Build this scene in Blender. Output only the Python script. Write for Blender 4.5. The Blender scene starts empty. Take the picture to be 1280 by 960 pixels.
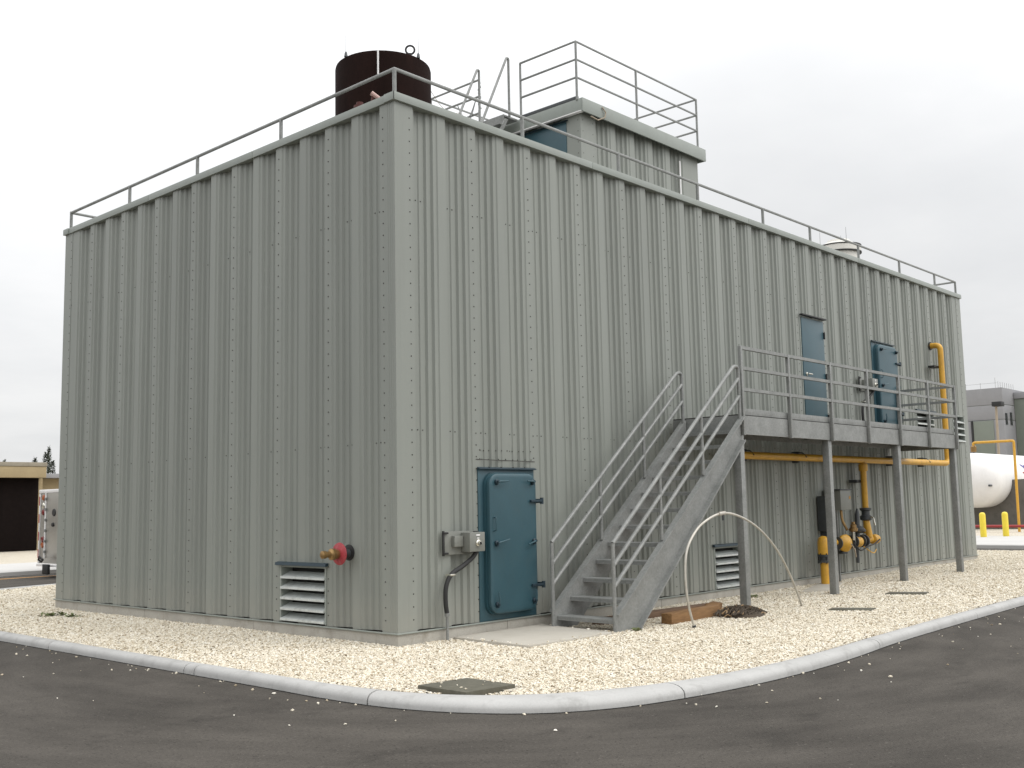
import bpy, bmesh, math, random
import numpy as np
from mathutils import Vector, Matrix

random.seed(11)
rng = np.random.default_rng(5)
scene = bpy.context.scene
COL = scene.collection
R = math.radians
PI = math.pi

# ------------------------------------------------------------------ materials
def new_mat(name):
    m = bpy.data.materials.new(name)
    m.use_nodes = True
    nt = m.node_tree
    b = nt.nodes['Principled BSDF']
    return m, nt, b

def N(nt, t, **kw):
    n = nt.nodes.new(t)
    for k, v in kw.items():
        setattr(n, k, v)
    return n

def pos_scaled(nt, sx=1, sy=1, sz=1):
    g = N(nt, 'ShaderNodeNewGeometry')
    m = N(nt, 'ShaderNodeMapping')
    m.inputs['Scale'].default_value = (sx, sy, sz)
    nt.links.new(g.outputs['Position'], m.inputs['Vector'])
    return m.outputs['Vector']

def noise(nt, vec, scale, detail=4, rough=.55):
    n = N(nt, 'ShaderNodeTexNoise')
    n.inputs['Scale'].default_value = scale
    n.inputs['Detail'].default_value = detail
    n.inputs['Roughness'].default_value = rough
    nt.links.new(vec, n.inputs['Vector'])
    return n.outputs['Fac']

def ramp(nt, fac, stops):
    r = N(nt, 'ShaderNodeValToRGB')
    el = r.color_ramp.elements
    while len(el) < len(stops):
        el.new(.5)
    for e, (p, c) in zip(el, stops):
        e.position = p
        e.color = (c[0], c[1], c[2], 1) if hasattr(c, '__len__') else (c, c, c, 1)
    nt.links.new(fac, r.inputs['Fac'])
    return r.outputs['Color']

def mixc(nt, fac, a, b, mode='MIX'):
    m = N(nt, 'ShaderNodeMix', data_type='RGBA', blend_type=mode)
    if isinstance(fac, (int, float)):
        m.inputs['Factor'].default_value = fac
    else:
        nt.links.new(fac, m.inputs['Factor'])
    for s, v in (('A', a), ('B', b)):
        i = [x for x in m.inputs if x.name == s and x.type == 'RGBA'][0]
        if hasattr(v, 'is_linked') or hasattr(v, 'links'):
            nt.links.new(v, i)
        else:
            i.default_value = (v[0], v[1], v[2], 1)
    return [x for x in m.outputs if x.type == 'RGBA'][0]

def bump(nt, b, h, strength=.3, dist=.01):
    n = N(nt, 'ShaderNodeBump')
    n.inputs['Strength'].default_value = strength
    n.inputs['Distance'].default_value = dist
    nt.links.new(h, n.inputs['Height'])
    nt.links.new(n.outputs['Normal'], b.inputs['Normal'])

def paint(name, col, rough=.5, metal=0, var=.12, scale=3, streak=False, bmp=.05, dirt=None, dirt_amt=.5):
    m, nt, b = new_mat(name)
    v = pos_scaled(nt, 1, 1, .12 if streak else 1)
    f = noise(nt, v, scale, 6)
    lo = [c * (1 - var) for c in col]
    hi = [min(1, c * (1 + var)) for c in col]
    c = ramp(nt, f, [(.3, lo), (.7, hi)])
    f2 = noise(nt, pos_scaled(nt), scale * 9, 4)
    c = mixc(nt, .35, c, ramp(nt, f2, [(.3, lo), (.7, hi)]))
    if dirt is not None:
        f3 = noise(nt, pos_scaled(nt, 1, 1, .5), scale * 1.7, 8, .7)
        c = mixc(nt, ramp(nt, f3, [(.5, 0), (.75, dirt_amt)]), c, dirt)
    nt.links.new(c, b.inputs['Base Color'])
    b.inputs['Roughness'].default_value = rough
    b.inputs['Metallic'].default_value = metal
    if bmp:
        bump(nt, b, noise(nt, pos_scaled(nt), 60, 3), bmp, .004)
    return m

M = {}
def siding(name, col):
    m, nt, b = new_mat(name)
    g = N(nt, 'ShaderNodeNewGeometry')
    sx = N(nt, 'ShaderNodeSeparateXYZ'); nt.links.new(g.outputs['Position'], sx.inputs[0])
    def mt(op, a, c=None):
        n = N(nt, 'ShaderNodeMath', operation=op)
        for i, v in enumerate((a, c)):
            if v is None: continue
            if isinstance(v, (int, float)): n.inputs[i].default_value = v
            else: nt.links.new(v, n.inputs[i])
        return n.outputs[0]
    sheet_no = mt('FLOOR', mt('DIVIDE', mt('ADD', mt('ADD', sx.outputs['X'], sx.outputs['Y']), .1), 1.166))
    wn = N(nt, 'ShaderNodeTexWhiteNoise', noise_dimensions='1D'); nt.links.new(sheet_no, wn.inputs['W'])
    tone = ramp(nt, wn.outputs['Value'], [(0, .945), (1, 1.05)])
    lo = [c * .95 for c in col]; hi = [c * 1.05 for c in col]
    c = ramp(nt, noise(nt, pos_scaled(nt, 1, 1, .10), 3.0, 6, .6), [(.3, lo), (.7, hi)])
    c = mixc(nt, 1.0, c, tone, 'MULTIPLY')
    st = ramp(nt, noise(nt, pos_scaled(nt, 1, 1, .06), 9, 7, .7), [(.55, 0), (.8, .35)])
    c = mixc(nt, st, c, [k * .74 for k in col])
    # dust splashed up from the gravel
    dz = N(nt, 'ShaderNodeMapRange'); dz.inputs['From Min'].default_value = .15; dz.inputs['From Max'].default_value = .65
    dz.inputs['To Min'].default_value = .45; dz.inputs['To Max'].default_value = 0
    nt.links.new(sx.outputs['Z'], dz.inputs['Value'])
    du = mt('MULTIPLY', dz.outputs[0], noise(nt, pos_scaled(nt), 4, 6))
    c = mixc(nt, du, c, (.33, .30, .25))
    nt.links.new(c, b.inputs['Base Color'])
    b.inputs['Roughness'].default_value = .48
    bump(nt, b, noise(nt, pos_scaled(nt, 1, 1, .5), 1.6, 2), .12, .03)
    return m
M['wall'] = siding('wall_siding', (.224, .237, .213))
M['trim'] = paint('trim_paint', (.252, .275, .25), .45, 0, .06, 3, bmp=.02, dirt=(.2, .2, .17), dirt_amt=.3)
M['screw'] = paint('screw_head', (.07, .068, .06), .45, .5, .2, 20, bmp=0)
M['blue'] = paint('blue_door_paint', (.0255, .071, .090), .42, 0, .10, 4, bmp=.06, dirt=(.036, .068, .076), dirt_amt=.45)
M['blue_dark'] = paint('dark_blue_fittings', (.016, .034, .047), .45, .1, .15, 9, bmp=0)
M['louvre'] = paint('aluminium_slats', (.58, .61, .59), .4, .2, .15, 6, bmp=.02, dirt=(.22, .22, .2), dirt_amt=.5)
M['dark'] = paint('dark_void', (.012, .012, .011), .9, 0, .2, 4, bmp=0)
M['black'] = paint('black_rubber', (.015, .015, .015), .6, 0, .2, 9, bmp=0)
M['boxgrey'] = paint('enclosure_grey', (.19, .195, .175), .45, .1, .08, 8, bmp=.02)
M['darkgrey'] = paint('dark_grey_casting', (.06, .065, .068), .5, .3, .2, 9, bmp=.1)
M['white'] = paint('white_paint', (.74, .73, .72), .35, 0, .05, 2, bmp=.01, dirt=(.5, .48, .45), dirt_amt=.25)
M['chrome'] = paint('pale_metal', (.7, .68, .6), .25, .9, .1, 9, bmp=0)
M['brass'] = paint('aged_brass', (.30, .19, .08), .4, .8, .25, 30, bmp=.05)
M['red'] = paint('faded_red_paint', (.33, .035, .045), .5, 0, .25, 14, bmp=.05, dirt=(.40, .14, .14), dirt_amt=.6)
M['deepred'] = paint('red_pipe_paint', (.28, .02, .02), .5, 0, .2, 3, bmp=0)
M['yellow'] = paint('yellow_pipe_paint', (.58, .315, .03), .42, 0, .12, 6, bmp=.04, dirt=(.30, .15, .03), dirt_amt=.55)
M['bollard'] = paint('bollard_yellow', (.72, .56, .045), .5, 0, .08, 4, bmp=.03, dirt=(.5, .38, .08), dirt_amt=.3)
M['deck'] = paint('shade_painted_deck', (.035, .033, .031), .8, 0, .2, 5, bmp=.05)  # near-black base: the shade under the platform is painted into the deck
M['tank_brown'] = paint('rusty_dark_brown', (.012, .0058, .0048), .9, 0, .35, 3, streak=True, bmp=.1, dirt=(.022, .010, .008), dirt_amt=.6)
M['fan'] = paint('fan_white', (.62, .6, .55), .4, .2, .06, 3, bmp=.01)
M['gravel_far'] = None
M['tan'] = paint('tan_block', (.30, .235, .135), .85, 0, .12, 1.5, bmp=.2)
M['tan_cap'] = paint('weathered_parapet', (.235, .21, .165), .85, 0, .2, 2.5, bmp=.2)
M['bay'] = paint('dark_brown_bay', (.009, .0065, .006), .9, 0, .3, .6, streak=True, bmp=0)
M['steel_box'] = paint('brushed_body_panel', (.36, .345, .31), .35, .5, .08, 2, bmp=0)
M['amber'] = paint('amber_lens', (.32, .08, .02), .25, 0, .15, 30, bmp=0)
M['redlens'] = paint('red_lens', (.16, .015, .015), .25, 0, .15, 30, bmp=0)
M['bgrey'] = paint('precast_grey', (.255, .255, .265), .85, 0, .06, .5, bmp=.1, dirt=(.2, .2, .2), dirt_amt=.4)
M['bgreen'] = paint('grey_green_panel', (.175, .195, .165), .7, 0, .08, .6, bmp=.05)
M['bwin'] = paint('dark_window', (.03, .032, .036), .2, 0, .1, 3, bmp=0)
M['mark_blue'] = paint('mark_blue', (.05, .04, .22), .5, 0, .1, 3, bmp=0)
M['mark_red'] = paint('mark_red', (.36, .06, .07), .5, 0, .1, 3, bmp=0)
M['orange'] = paint('orange_line_paint', (.52, .27, .07), .8, 0, .2, 4, bmp=.1, dirt=(.15, .11, .07), dirt_amt=.5)
M['olive'] = paint('olive_cover_concrete', (.085, .08, .058), .85, 0, .22, 8, bmp=.4, dirt=(.14, .13, .10), dirt_amt=.5)
M['pole_tan'] = paint('weathered_pole', (.33, .27, .2), .7, 0, .1, 4, bmp=.02)
M['conduit'] = paint('pale_conduit', (.50, .475, .42), .4, .3, .12, 5, bmp=.02, dirt=(.2, .16, .11), dirt_amt=.6)
M['bark'] = paint('bark', (.06, .045, .03), .9, 0, .3, 5, bmp=.4)
M['pine'] = paint('pine_needles', (.03, .042, .022), .8, 0, .35, 2, bmp=0)
M['weed'] = paint('weed_leaf', (.15, .175, .075), .85, 0, .35, 20, bmp=0)
M['glass'] = paint('tinted_glass', (.02, .025, .03), .08, 0, .1, 3, bmp=0)
M['tyre'] = paint('tyre_rubber', (.02, .02, .02), .85, 0, .2, 12, bmp=.1)
M['stripe_white'] = paint('reflective_white', (.7, .68, .66), .35, 0, .05, 9, bmp=0)
M['roof'] = paint('roof_membrane', (.35, .35, .33), .8, 0, .1, 2, bmp=.05)

M['tank_brown'].node_tree.nodes['Principled BSDF'].inputs['Specular IOR Level'].default_value = .08
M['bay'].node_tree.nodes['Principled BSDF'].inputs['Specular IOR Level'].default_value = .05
def galv():
    m, nt, b = new_mat('galvanised_steel')
    v = N(nt, 'ShaderNodeTexVoronoi')
    v.inputs['Scale'].default_value = 45
    nt.links.new(pos_scaled(nt), v.inputs['Vector'])
    c1 = ramp(nt, noise(nt, pos_scaled(nt), 3.5, 8, .65), [(.3, (.15, .155, .148)), (.72, (.285, .290, .279))])
    sp = N(nt, 'ShaderNodeSeparateColor')
    nt.links.new(v.outputs['Color'], sp.inputs['Color'])
    c2 = ramp(nt, sp.outputs['Red'], [(0, (.165, .17, .163)), (1, (.275, .28, .27))])
    c = mixc(nt, .4, c1, c2)
    nt.links.new(c, b.inputs['Base Color'])
    b.inputs['Metallic'].default_value = .12
    r = ramp(nt, noise(nt, pos_scaled(nt), 9, 5), [(.3, .42), (.7, .62)])
    nt.links.new(r, b.inputs['Roughness'])
    bump(nt, b, noise(nt, pos_scaled(nt), 25, 4), .05, .005)
    return m
M['galv'] = galv()

def concrete(name, lo, hi, stain, samt=.6, scale=1.6, bstr=.25):
    m, nt, b = new_mat(name)
    p = pos_scaled(nt)
    c = ramp(nt, noise(nt, p, scale, 9, .65), [(.28, lo), (.72, hi)])
    c = mixc(nt, .3, c, ramp(nt, noise(nt, p, 55, 3), [(.3, lo), (.7, hi)]))
    st = ramp(nt, noise(nt, pos_scaled(nt, 1, 1, .7), scale * 2.3, 9, .72), [(.52, 0), (.78, samt)])
    c = mixc(nt, st, c, stain)
    pit = ramp(nt, noise(nt, p, 130, 2), [(.27, .55), (.36, 1)])
    c = mixc(nt, .6, c, pit, 'MULTIPLY')
    nt.links.new(c, b.inputs['Base Color'])
    b.inputs['Roughness'].default_value = .88
    h = mixc(nt, .5, noise(nt, p, 90, 4), noise(nt, p, 14, 5))
    bump(nt, b, h, bstr, .008)
    return m
M['conc'] = concrete('plinth_concrete', (.28, .265, .23), (.42, .40, .355), (.19, .165, .125), .75)
M['kerb'] = concrete('kerb_concrete', (.33, .326, .314), (.43, .425, .412), (.205, .198, .186), .75, 1.6)
M['pad'] = concrete('pad_concrete', (.38, .352, .30), (.46, .43, .375), (.29, .255, .2), .5, 1.2)
M['walk'] = concrete('walk_concrete', (.41, .40, .385), (.50, .49, .47), (.36, .35, .33), .5, .6)
M['cradle'] = concrete('cradle_concrete', (.085, .08, .07), (.15, .14, .125), (.05, .045, .04), .7, 1.5)

def asphalt():
    m, nt, b = new_mat('asphalt')
    p = pos_scaled(nt)
    # tyre-worn sweeps circling the corner of the island
    g = N(nt, 'ShaderNodeNewGeometry')
    s = N(nt, 'ShaderNodeVectorMath', operation='SUBTRACT')
    s.inputs[1].default_value = (2.5, 0.5, 0)
    nt.links.new(g.outputs['Position'], s.inputs[0])
    sx = N(nt, 'ShaderNodeSeparateXYZ'); nt.links.new(s.outputs[0], sx.inputs[0])
    ln = N(nt, 'ShaderNodeVectorMath', operation='LENGTH'); nt.links.new(s.outputs[0], ln.inputs[0])
    at = N(nt, 'ShaderNodeMath', operation='ARCTAN2')
    nt.links.new(sx.outputs['Y'], at.inputs[0]); nt.links.new(sx.outputs['X'], at.inputs[1])
    cb = N(nt, 'ShaderNodeCombineXYZ')
    ml = N(nt, 'ShaderNodeMath', operation='MULTIPLY'); ml.inputs[1].default_value = 1.7
    nt.links.new(ln.outputs['Value'], ml.inputs[0])
    nt.links.new(ml.outputs[0], cb.inputs['X']); ma = N(nt, 'ShaderNodeMath', operation='MULTIPLY'); ma.inputs[1].default_value = 3.2
    nt.links.new(at.outputs[0], ma.inputs[0]); nt.links.new(ma.outputs[0], cb.inputs['Y'])
    sweep = noise(nt, cb.outputs[0], 1.0, 6, .62)
    c = ramp(nt, sweep, [(.34, (.031, .0275, .0235)), (.66, (.088, .0785, .068))])
    big = noise(nt, p, .45, 6, .6)
    c = mixc(nt, .5, c, ramp(nt, big, [(.3, (.037, .033, .0282)), (.70, (.083, .0745, .064))]))
    st = ramp(nt, noise(nt, pos_scaled(nt, 1, 1.6, 1), .9, 7, .7), [(.57, 0), (.72, .55)])
    c = mixc(nt, st, c, (.0165, .0145, .0125))
    mot = ramp(nt, noise(nt, p, 38, 4, .65), [(.28, .8), (.72, 1.2)])
    c = mixc(nt, 1.0, c, mot, 'MULTIPLY')
    grit = ramp(nt, noise(nt, p, 170, 3, .7), [(.25, .55), (.5, 1.0), (.78, 1.7)])
    c = mixc(nt, .75, c, grit, 'MULTIPLY')
    v = N(nt, 'ShaderNodeTexVoronoi'); v.inputs['Scale'].default_value = 70
    nt.links.new(p, v.inputs['Vector'])
    spk = N(nt, 'ShaderNodeSeparateColor'); nt.links.new(v.outputs['Color'], spk.inputs['Color'])
    fl = ramp(nt, spk.outputs['Red'], [(.985, 0), (.997, .5)])
    c = mixc(nt, fl, c, (.13, .118, .104))
    fd = ramp(nt, spk.outputs['Green'], [(.95, 0), (.99, .6)])
    c = mixc(nt, fd, c, (.014, .012, .0105))
    nt.links.new(c, b.inputs['Base Color'])
    b.inputs['Roughness'].default_value = .9
    b.inputs['Specular IOR Level'].default_value = .2
    bump(nt, b, mixc(nt, .5, noise(nt, p, 120, 4), v.outputs['Distance']), .5, .01)
    return m
M['asphalt'] = asphalt()

def gravel_ground(name, k=1.0):
    m, nt, b = new_mat(name)
    p = pos_scaled(nt)
    v = N(nt, 'ShaderNodeTexVoronoi'); v.inputs['Scale'].default_value = 52
    nt.links.new(p, v.inputs['Vector'])
    s = N(nt, 'ShaderNodeSeparateColor'); nt.links.new(v.outputs['Color'], s.inputs['Color'])
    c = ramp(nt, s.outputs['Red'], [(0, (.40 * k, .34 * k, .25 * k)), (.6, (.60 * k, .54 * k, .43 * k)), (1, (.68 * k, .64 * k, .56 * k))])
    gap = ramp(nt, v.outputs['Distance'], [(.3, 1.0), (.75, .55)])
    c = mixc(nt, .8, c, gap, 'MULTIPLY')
    big = ramp(nt, noise(nt, p, .7, 5), [(.3, .88), (.7, 1.05)])
    c = mixc(nt, .8, c, big, 'MULTIPLY')
    nt.links.new(c, b.inputs['Base Color'])
    b.inputs['Roughness'].default_value = .95
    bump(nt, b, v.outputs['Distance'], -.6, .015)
    return m
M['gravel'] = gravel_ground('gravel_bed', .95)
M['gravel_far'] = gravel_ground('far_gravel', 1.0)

def stone_mat():
    m, nt, b = new_mat('limestone_chips')
    oi = N(nt, 'ShaderNodeObjectInfo')
    c = ramp(nt, oi.outputs['Random'], [(0, (.16, .12, .075)), (.04, (.40, .33, .23)), (.3, (.61, .55, .445)),
                                        (.65, (.69, .635, .525)), (1, (.75, .72, .65))])
    big = ramp(nt, noise(nt, pos_scaled(nt), .6, 5), [(.3, (.94, .93, .90)), (.7, (1.03, 1.03, 1.03))])
    c = mixc(nt, .9, c, big, 'MULTIPLY')
    nt.links.new(c, b.inputs['Base Color'])
    b.inputs['Roughness'].default_value = .95
    return m
M['stone'] = stone_mat()

def wood(name, lo, hi):
    m, nt, b = new_mat(name)
    v = pos_scaled(nt, 1.2, 14, 14)
    f = noise(nt, v, 2.2, 6, .6)
    c = ramp(nt, f, [(.25, lo), (.75, hi)])
    nt.links.new(c, b.inputs['Base Color'])
    b.inputs['Roughness'].default_value = .85
    bump(nt, b, f, .3, .006)
    return m
M['wood'] = wood('timber', (.13, .065, .024), (.27, .15, .06))
M['wood_red'] = wood('old_timber', (.10, .06, .035), (.2, .125, .08))
M['wood_pale'] = wood('split_wood', (.28, .18, .09), (.45, .30, .16))
M['ground'] = paint('bare_ground', (.22, .2, .15), .95, 0, .2, .3, bmp=.2)

# ------------------------------------------------------------------ mesh builder
WORLD = {}
class MB:
    def __init__(s):
        s.v = []; s.f = []; s.mi = []; s.mats = []
    def slot(s, m):
        if m not in s.mats: s.mats.append(m)
        return s.mats.index(m)
    def raw(s, vs, fs, m):
        o = len(s.v); i = s.slot(m)
        s.v += [tuple(x) for x in vs]
        for f in fs:
            s.f.append(tuple(o + k for k in f)); s.mi.append(i)
        return s
    def bm(s, bm, m):
        bm.verts.ensure_lookup_table()
        for i, v in enumerate(bm.verts): v.index = i
        s.raw([v.co[:] for v in bm.verts], [[v.index for v in f.verts] for f in bm.faces], m)
        bm.free(); return s
    def box(s, x0, x1, y0, y1, z0, z1, m, bev=0, mat=None):
        bm = bmesh.new()
        bmesh.ops.create_cube(bm, size=1)
        for v in bm.verts:
            v.co = Vector(((x0 + x1) / 2 + v.co.x * (x1 - x0), (y0 + y1) / 2 + v.co.y * (y1 - y0), (z0 + z1) / 2 + v.co.z * (z1 - z0)))
        if bev:
            bmesh.ops.bevel(bm, geom=bm.edges[:], offset=bev, segments=2, affect='EDGES', profile=.6)
        if mat is not None:
            bmesh.ops.transform(bm, matrix=mat, verts=bm.verts)
        return s.bm(bm, m)
    def prism(s, poly, axis, a0, a1, m, bev=0):
        """poly: 2D points; axis: 'x','y' or 'z' is the extrusion direction"""
        def P(u, w, a):
            return {'x': (a, u, w), 'y': (u, a, w), 'z': (u, w, a)}[axis]
        n = len(poly)
        bm = bmesh.new()
        A = [bm.verts.new(P(u, w, a0)) for u, w in poly]
        B = [bm.verts.new(P(u, w, a1)) for u, w in poly]
        bm.faces.new(A); bm.faces.new(B[::-1])
        for i in range(n):
            bm.faces.new((A[i], B[i], B[(i + 1) % n], A[(i + 1) % n]))
        bmesh.ops.recalc_face_normals(bm, faces=bm.faces)
        if bev:
            bmesh.ops.bevel(bm, geom=bm.edges[:], offset=bev, segments=2, affect='EDGES', profile=.6)
        return s.bm(bm, m)
    def tube(s, pts, r, m, n=10, caps=True, sq=False):
        pts = [Vector(p) for p in pts]
        rs = r if hasattr(r, '__len__') else [r] * len(pts)
        t0 = (pts[1] - pts[0]).normalized()
        up = Vector((0, 0, 1)) if abs(t0.z) < .9 else Vector((0, 1, 0))
        a = (up - t0 * up.dot(t0)).normalized()
        vs = []; fs = []
        if sq: n = 4
        for i, p in enumerate(pts):
            if i == 0: t = t0
            elif i == len(pts) - 1: t = (pts[i] - pts[i - 1]).normalized()
            else: t = ((pts[i] - pts[i - 1]).normalized() + (pts[i + 1] - pts[i]).normalized()).normalized()
            a = (a - t * a.dot(t)).normalized(); b = t.cross(a)
            for k in range(n):
                th = 2 * PI * k / n + (PI / 4 if sq else 0)
                q = rs[i] * (1.414 if sq else 1)
                vs.append(p + a * math.cos(th) * q + b * math.sin(th) * q)
        for i in range(len(pts) - 1):
            for k in range(n):
                fs.append((i * n + k, i * n + (k + 1) % n, (i + 1) * n + (k + 1) % n, (i + 1) * n + k))
        if caps:
            fs.append(tuple(range(n))[::-1]); fs.append(tuple((len(pts) - 1) * n + k for k in range(n)))
        return s.raw(vs, fs, m)
    def lathe(s, prof, m, origin=(0, 0, 0), axis=(0, 0, 1), n=24):
        """prof: (radius, height) along axis"""
        ax = Vector(axis).normalized()
        a = ax.orthogonal().normalized(); b = ax.cross(a); o = Vector(origin)
        vs = []; fs = []
        for r, h in prof:
            for k in range(n):
                th = 2 * PI * k / n
                vs.append(o + ax * h + (a * math.cos(th) + b * math.sin(th)) * r)
        for i in range(len(prof) - 1):
            for k in range(n):
                fs.append((i * n + k, i * n + (k + 1) % n, (i + 1) * n + (k + 1) % n, (i + 1) * n + k))
        fs.append(tuple(range(n))[::-1]); fs.append(tuple((len(prof) - 1) * n + k for k in range(n)))
        return s.raw(vs, fs, m)
    def build(s, name, parent=None, label=None, smooth=35, keep_origin=False):
        me = bpy.data.meshes.new(name)
        vs = np.array(s.v, dtype=float)
        c = (vs.min(0) + vs.max(0)) / 2
        if parent is None: c[2] = vs[:, 2].min()
        if keep_origin: c = np.zeros(3)
        me.from_pydata((vs - c).tolist(), [], s.f)
        for m in s.mats: me.materials.append(m)
        me.polygons.foreach_set('material_index', s.mi)
        if smooth:
            me.polygons.foreach_set('use_smooth', [True] * len(me.polygons))
            me.set_sharp_from_angle(angle=R(smooth))
        me.update()
        o = bpy.data.objects.new(name, me); COL.objects.link(o)
        WORLD[o.name] = Vector(c)
        if parent is not None:
            o.parent = parent; o.location = Vector(c) - WORLD[parent.name]
        else:
            o.location = c
        if label: o['label'] = label
        return o

def tag(o, label, cat, group=None):
    o['label'] = label; o['category'] = cat
    if group: o['group'] = group
    return o
def thing(name, loc, label, cat, group=None):
    o = bpy.data.objects.new(name, None); COL.objects.link(o)
    o.location = loc; WORLD[o.name] = Vector(loc); o.empty_display_size = .3
    return tag(o, label, cat, group)
def struct(o, kind='structure'):
    o['kind'] = kind; return o
def copy_part(o, parent, dx=(0, 0, 0)):
    c = o.copy(); COL.objects.link(c); c.parent = parent
    c.location = o.location + Vector(dx)
    WORLD[c.name] = WORLD[o.name] + Vector(dx)
    return c
def copy_thing(o, loc, label, group=None):
    c = o.copy(); COL.objects.link(c); c.location = loc; c['label'] = label
    WORLD[c.name] = Vector(loc)
    if group: c['group'] = group
    for ch in list(o.children):
        d = ch.copy(); COL.objects.link(d); d.parent = c
        for g in ch.children:
            e = g.copy(); COL.objects.link(e); e.parent = d
    return c
def fillet(pts, rad, n=6):
    pts = [Vector(p) for p in pts]; out = [pts[0]]
    for i in range(1, len(pts) - 1):
        a, b, c = pts[i - 1], pts[i], pts[i + 1]
        d1 = (a - b).normalized(); d2 = (c - b).normalized()
        rr = min(rad, (a - b).length * .49, (c - b).length * .49)
        p1 = b + d1 * rr; p2 = b + d2 * rr
        for k in range(n + 1):
            t = k / n
            out.append(p1 * (1 - t) ** 2 + b * 2 * t * (1 - t) + p2 * t * t)
    out.append(pts[-1]); return out
def catmull(pts, n=8, closed=False):
    P = [Vector(p) for p in pts]; out = []
    m = len(P)
    rngi = range(m if closed else m - 1)
    for i in rngi:
        p0 = P[(i - 1) % m] if (closed or i > 0) else P[0]
        p1 = P[i]; p2 = P[(i + 1) % m]
        p3 = P[(i + 2) % m] if (closed or i + 2 < m) else P[-1]
        for k in range(n):
            t = k / n
            out.append(.5 * ((2 * p1) + (-p0 + p2) * t + (2 * p0 - 5 * p1 + 4 * p2 - p3) * t * t + (-p0 + 3 * p1 - 3 * p2 + p3) * t ** 3))
    if not closed: out.append(P[-1])
    return out
def rrect(x0, x1, z0, z1, r, n=6):
    pts = []
    for cx, cz, a in ((x1 - r, z1 - r, 0), (x0 + r, z1 - r, 90), (x0 + r, z0 + r, 180), (x1 - r, z0 + r, 270)):
        for k in range(n + 1):
            t = R(a + 90 * k / n)
            pts.append((cx + r * math.cos(t), cz + r * math.sin(t)))
    return pts

# ------------------------------------------------------------------ camera
CAM = Vector((-8.7328, -9.9955, 1.7083))
cam = bpy.data.cameras.new('camera'); co = bpy.data.objects.new('camera', cam); COL.objects.link(co)
r_ = (.6777833, -.7349893, -.0200166); u_ = (-.0699378, -.0915469, .9933418); f_ = (.7319280, .6718705, .1134525)
mm = Matrix((( r_[0], u_[0], -f_[0], CAM.x), (r_[1], u_[1], -f_[1], CAM.y), (r_[2], u_[2], -f_[2], CAM.z), (0, 0, 0, 1)))
co.matrix_world = mm
cam.sensor_width = 36; cam.lens = 1317.52 / 1280 * 36
cam.clip_start = .1; cam.clip_end = 2000
scene.camera = co

# ------------------------------------------------------------------ sky and sun
SUN_EL, SUN_AZ = R(50), math.atan2(-.80, .45)
sun_dir = Vector((math.cos(SUN_EL) * math.cos(SUN_AZ), math.cos(SUN_EL) * math.sin(SUN_AZ), math.sin(SUN_EL)))
w = bpy.data.worlds.new('World'); scene.world = w; w.use_nodes = True
nt = w.node_tree
for n in list(nt.nodes): nt.nodes.remove(n)
out = N(nt, 'ShaderNodeOutputWorld')
sky = N(nt, 'ShaderNodeTexSky', sky_type='NISHITA'); sky.sun_disc = False
sky.sun_elevation = SUN_EL; sky.sun_rotation = PI / 2 - SUN_AZ
bg1 = N(nt, 'ShaderNodeBackground'); bg1.inputs['Strength'].default_value = .07
nt.links.new(sky.outputs[0], bg1.inputs['Color'])
tc = N(nt, 'ShaderNodeTexCoord')
nrm = N(nt, 'ShaderNodeVectorMath', operation='NORMALIZE'); nt.links.new(tc.outputs['Generated'], nrm.inputs[0])
sep = N(nt, 'ShaderNodeSeparateXYZ'); nt.links.new(nrm.outputs[0], sep.inputs[0])
def math_(op, a, b=None, clamp=False):
    n = N(nt, 'ShaderNodeMath', operation=op); n.use_clamp = clamp
    for i, v in enumerate((a, b)):
        if v is None: continue
        if isinstance(v, (int, float)): n.inputs[i].default_value = v
        else: nt.links.new(v, n.inputs[i])
    return n.outputs[0]
# cloud deck: project the direction onto a flat layer
zc = math_('MAXIMUM', sep.outputs['Z'], .0)
den = math_('ADD', zc, .18)
cx = math_('DIVIDE', sep.outputs['X'], den); cy = math_('DIVIDE', sep.outputs['Y'], den)
cv = N(nt, 'ShaderNodeCombineXYZ'); nt.links.new(cx, cv.inputs[0]); nt.links.new(cy, cv.inputs[1])
cl = noise(nt, cv.outputs[0], .95, 8, .55)
cloud = ramp(nt, cl, [(.30, (.84, .85, .863)), (.48, (.91, .917, .925)), (.66, (1, 1, 1))])
de0 = N(nt, 'ShaderNodeVectorMath', operation='DOT_PRODUCT'); nt.links.new(nrm.outputs[0], de0.inputs[0])
de0.inputs[1].default_value = (.95, .31, 0)
bank = math_('MULTIPLY', math_('SUBTRACT', de0.outputs['Value'], .80), 6.0, clamp=True)
lum = math_('ADD', math_('MULTIPLY', math_('MULTIPLY', math_('POWER', zc, 1.3), 1.9), math_('SUBTRACT', 1.0, math_('MULTIPLY', bank, .5))), .84)
# the deck is thinner (brighter) towards the hidden sun, behind and right of the camera
dp = N(nt, 'ShaderNodeVectorMath', operation='DOT_PRODUCT'); nt.links.new(nrm.outputs[0], dp.inputs[0])
dp.inputs[1].default_value = (.5, -.866, 0)
gl = math_('ADD', math_('MULTIPLY', math_('MAXIMUM', dp.outputs['Value'], 0.0), .45), 1.0)
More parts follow.
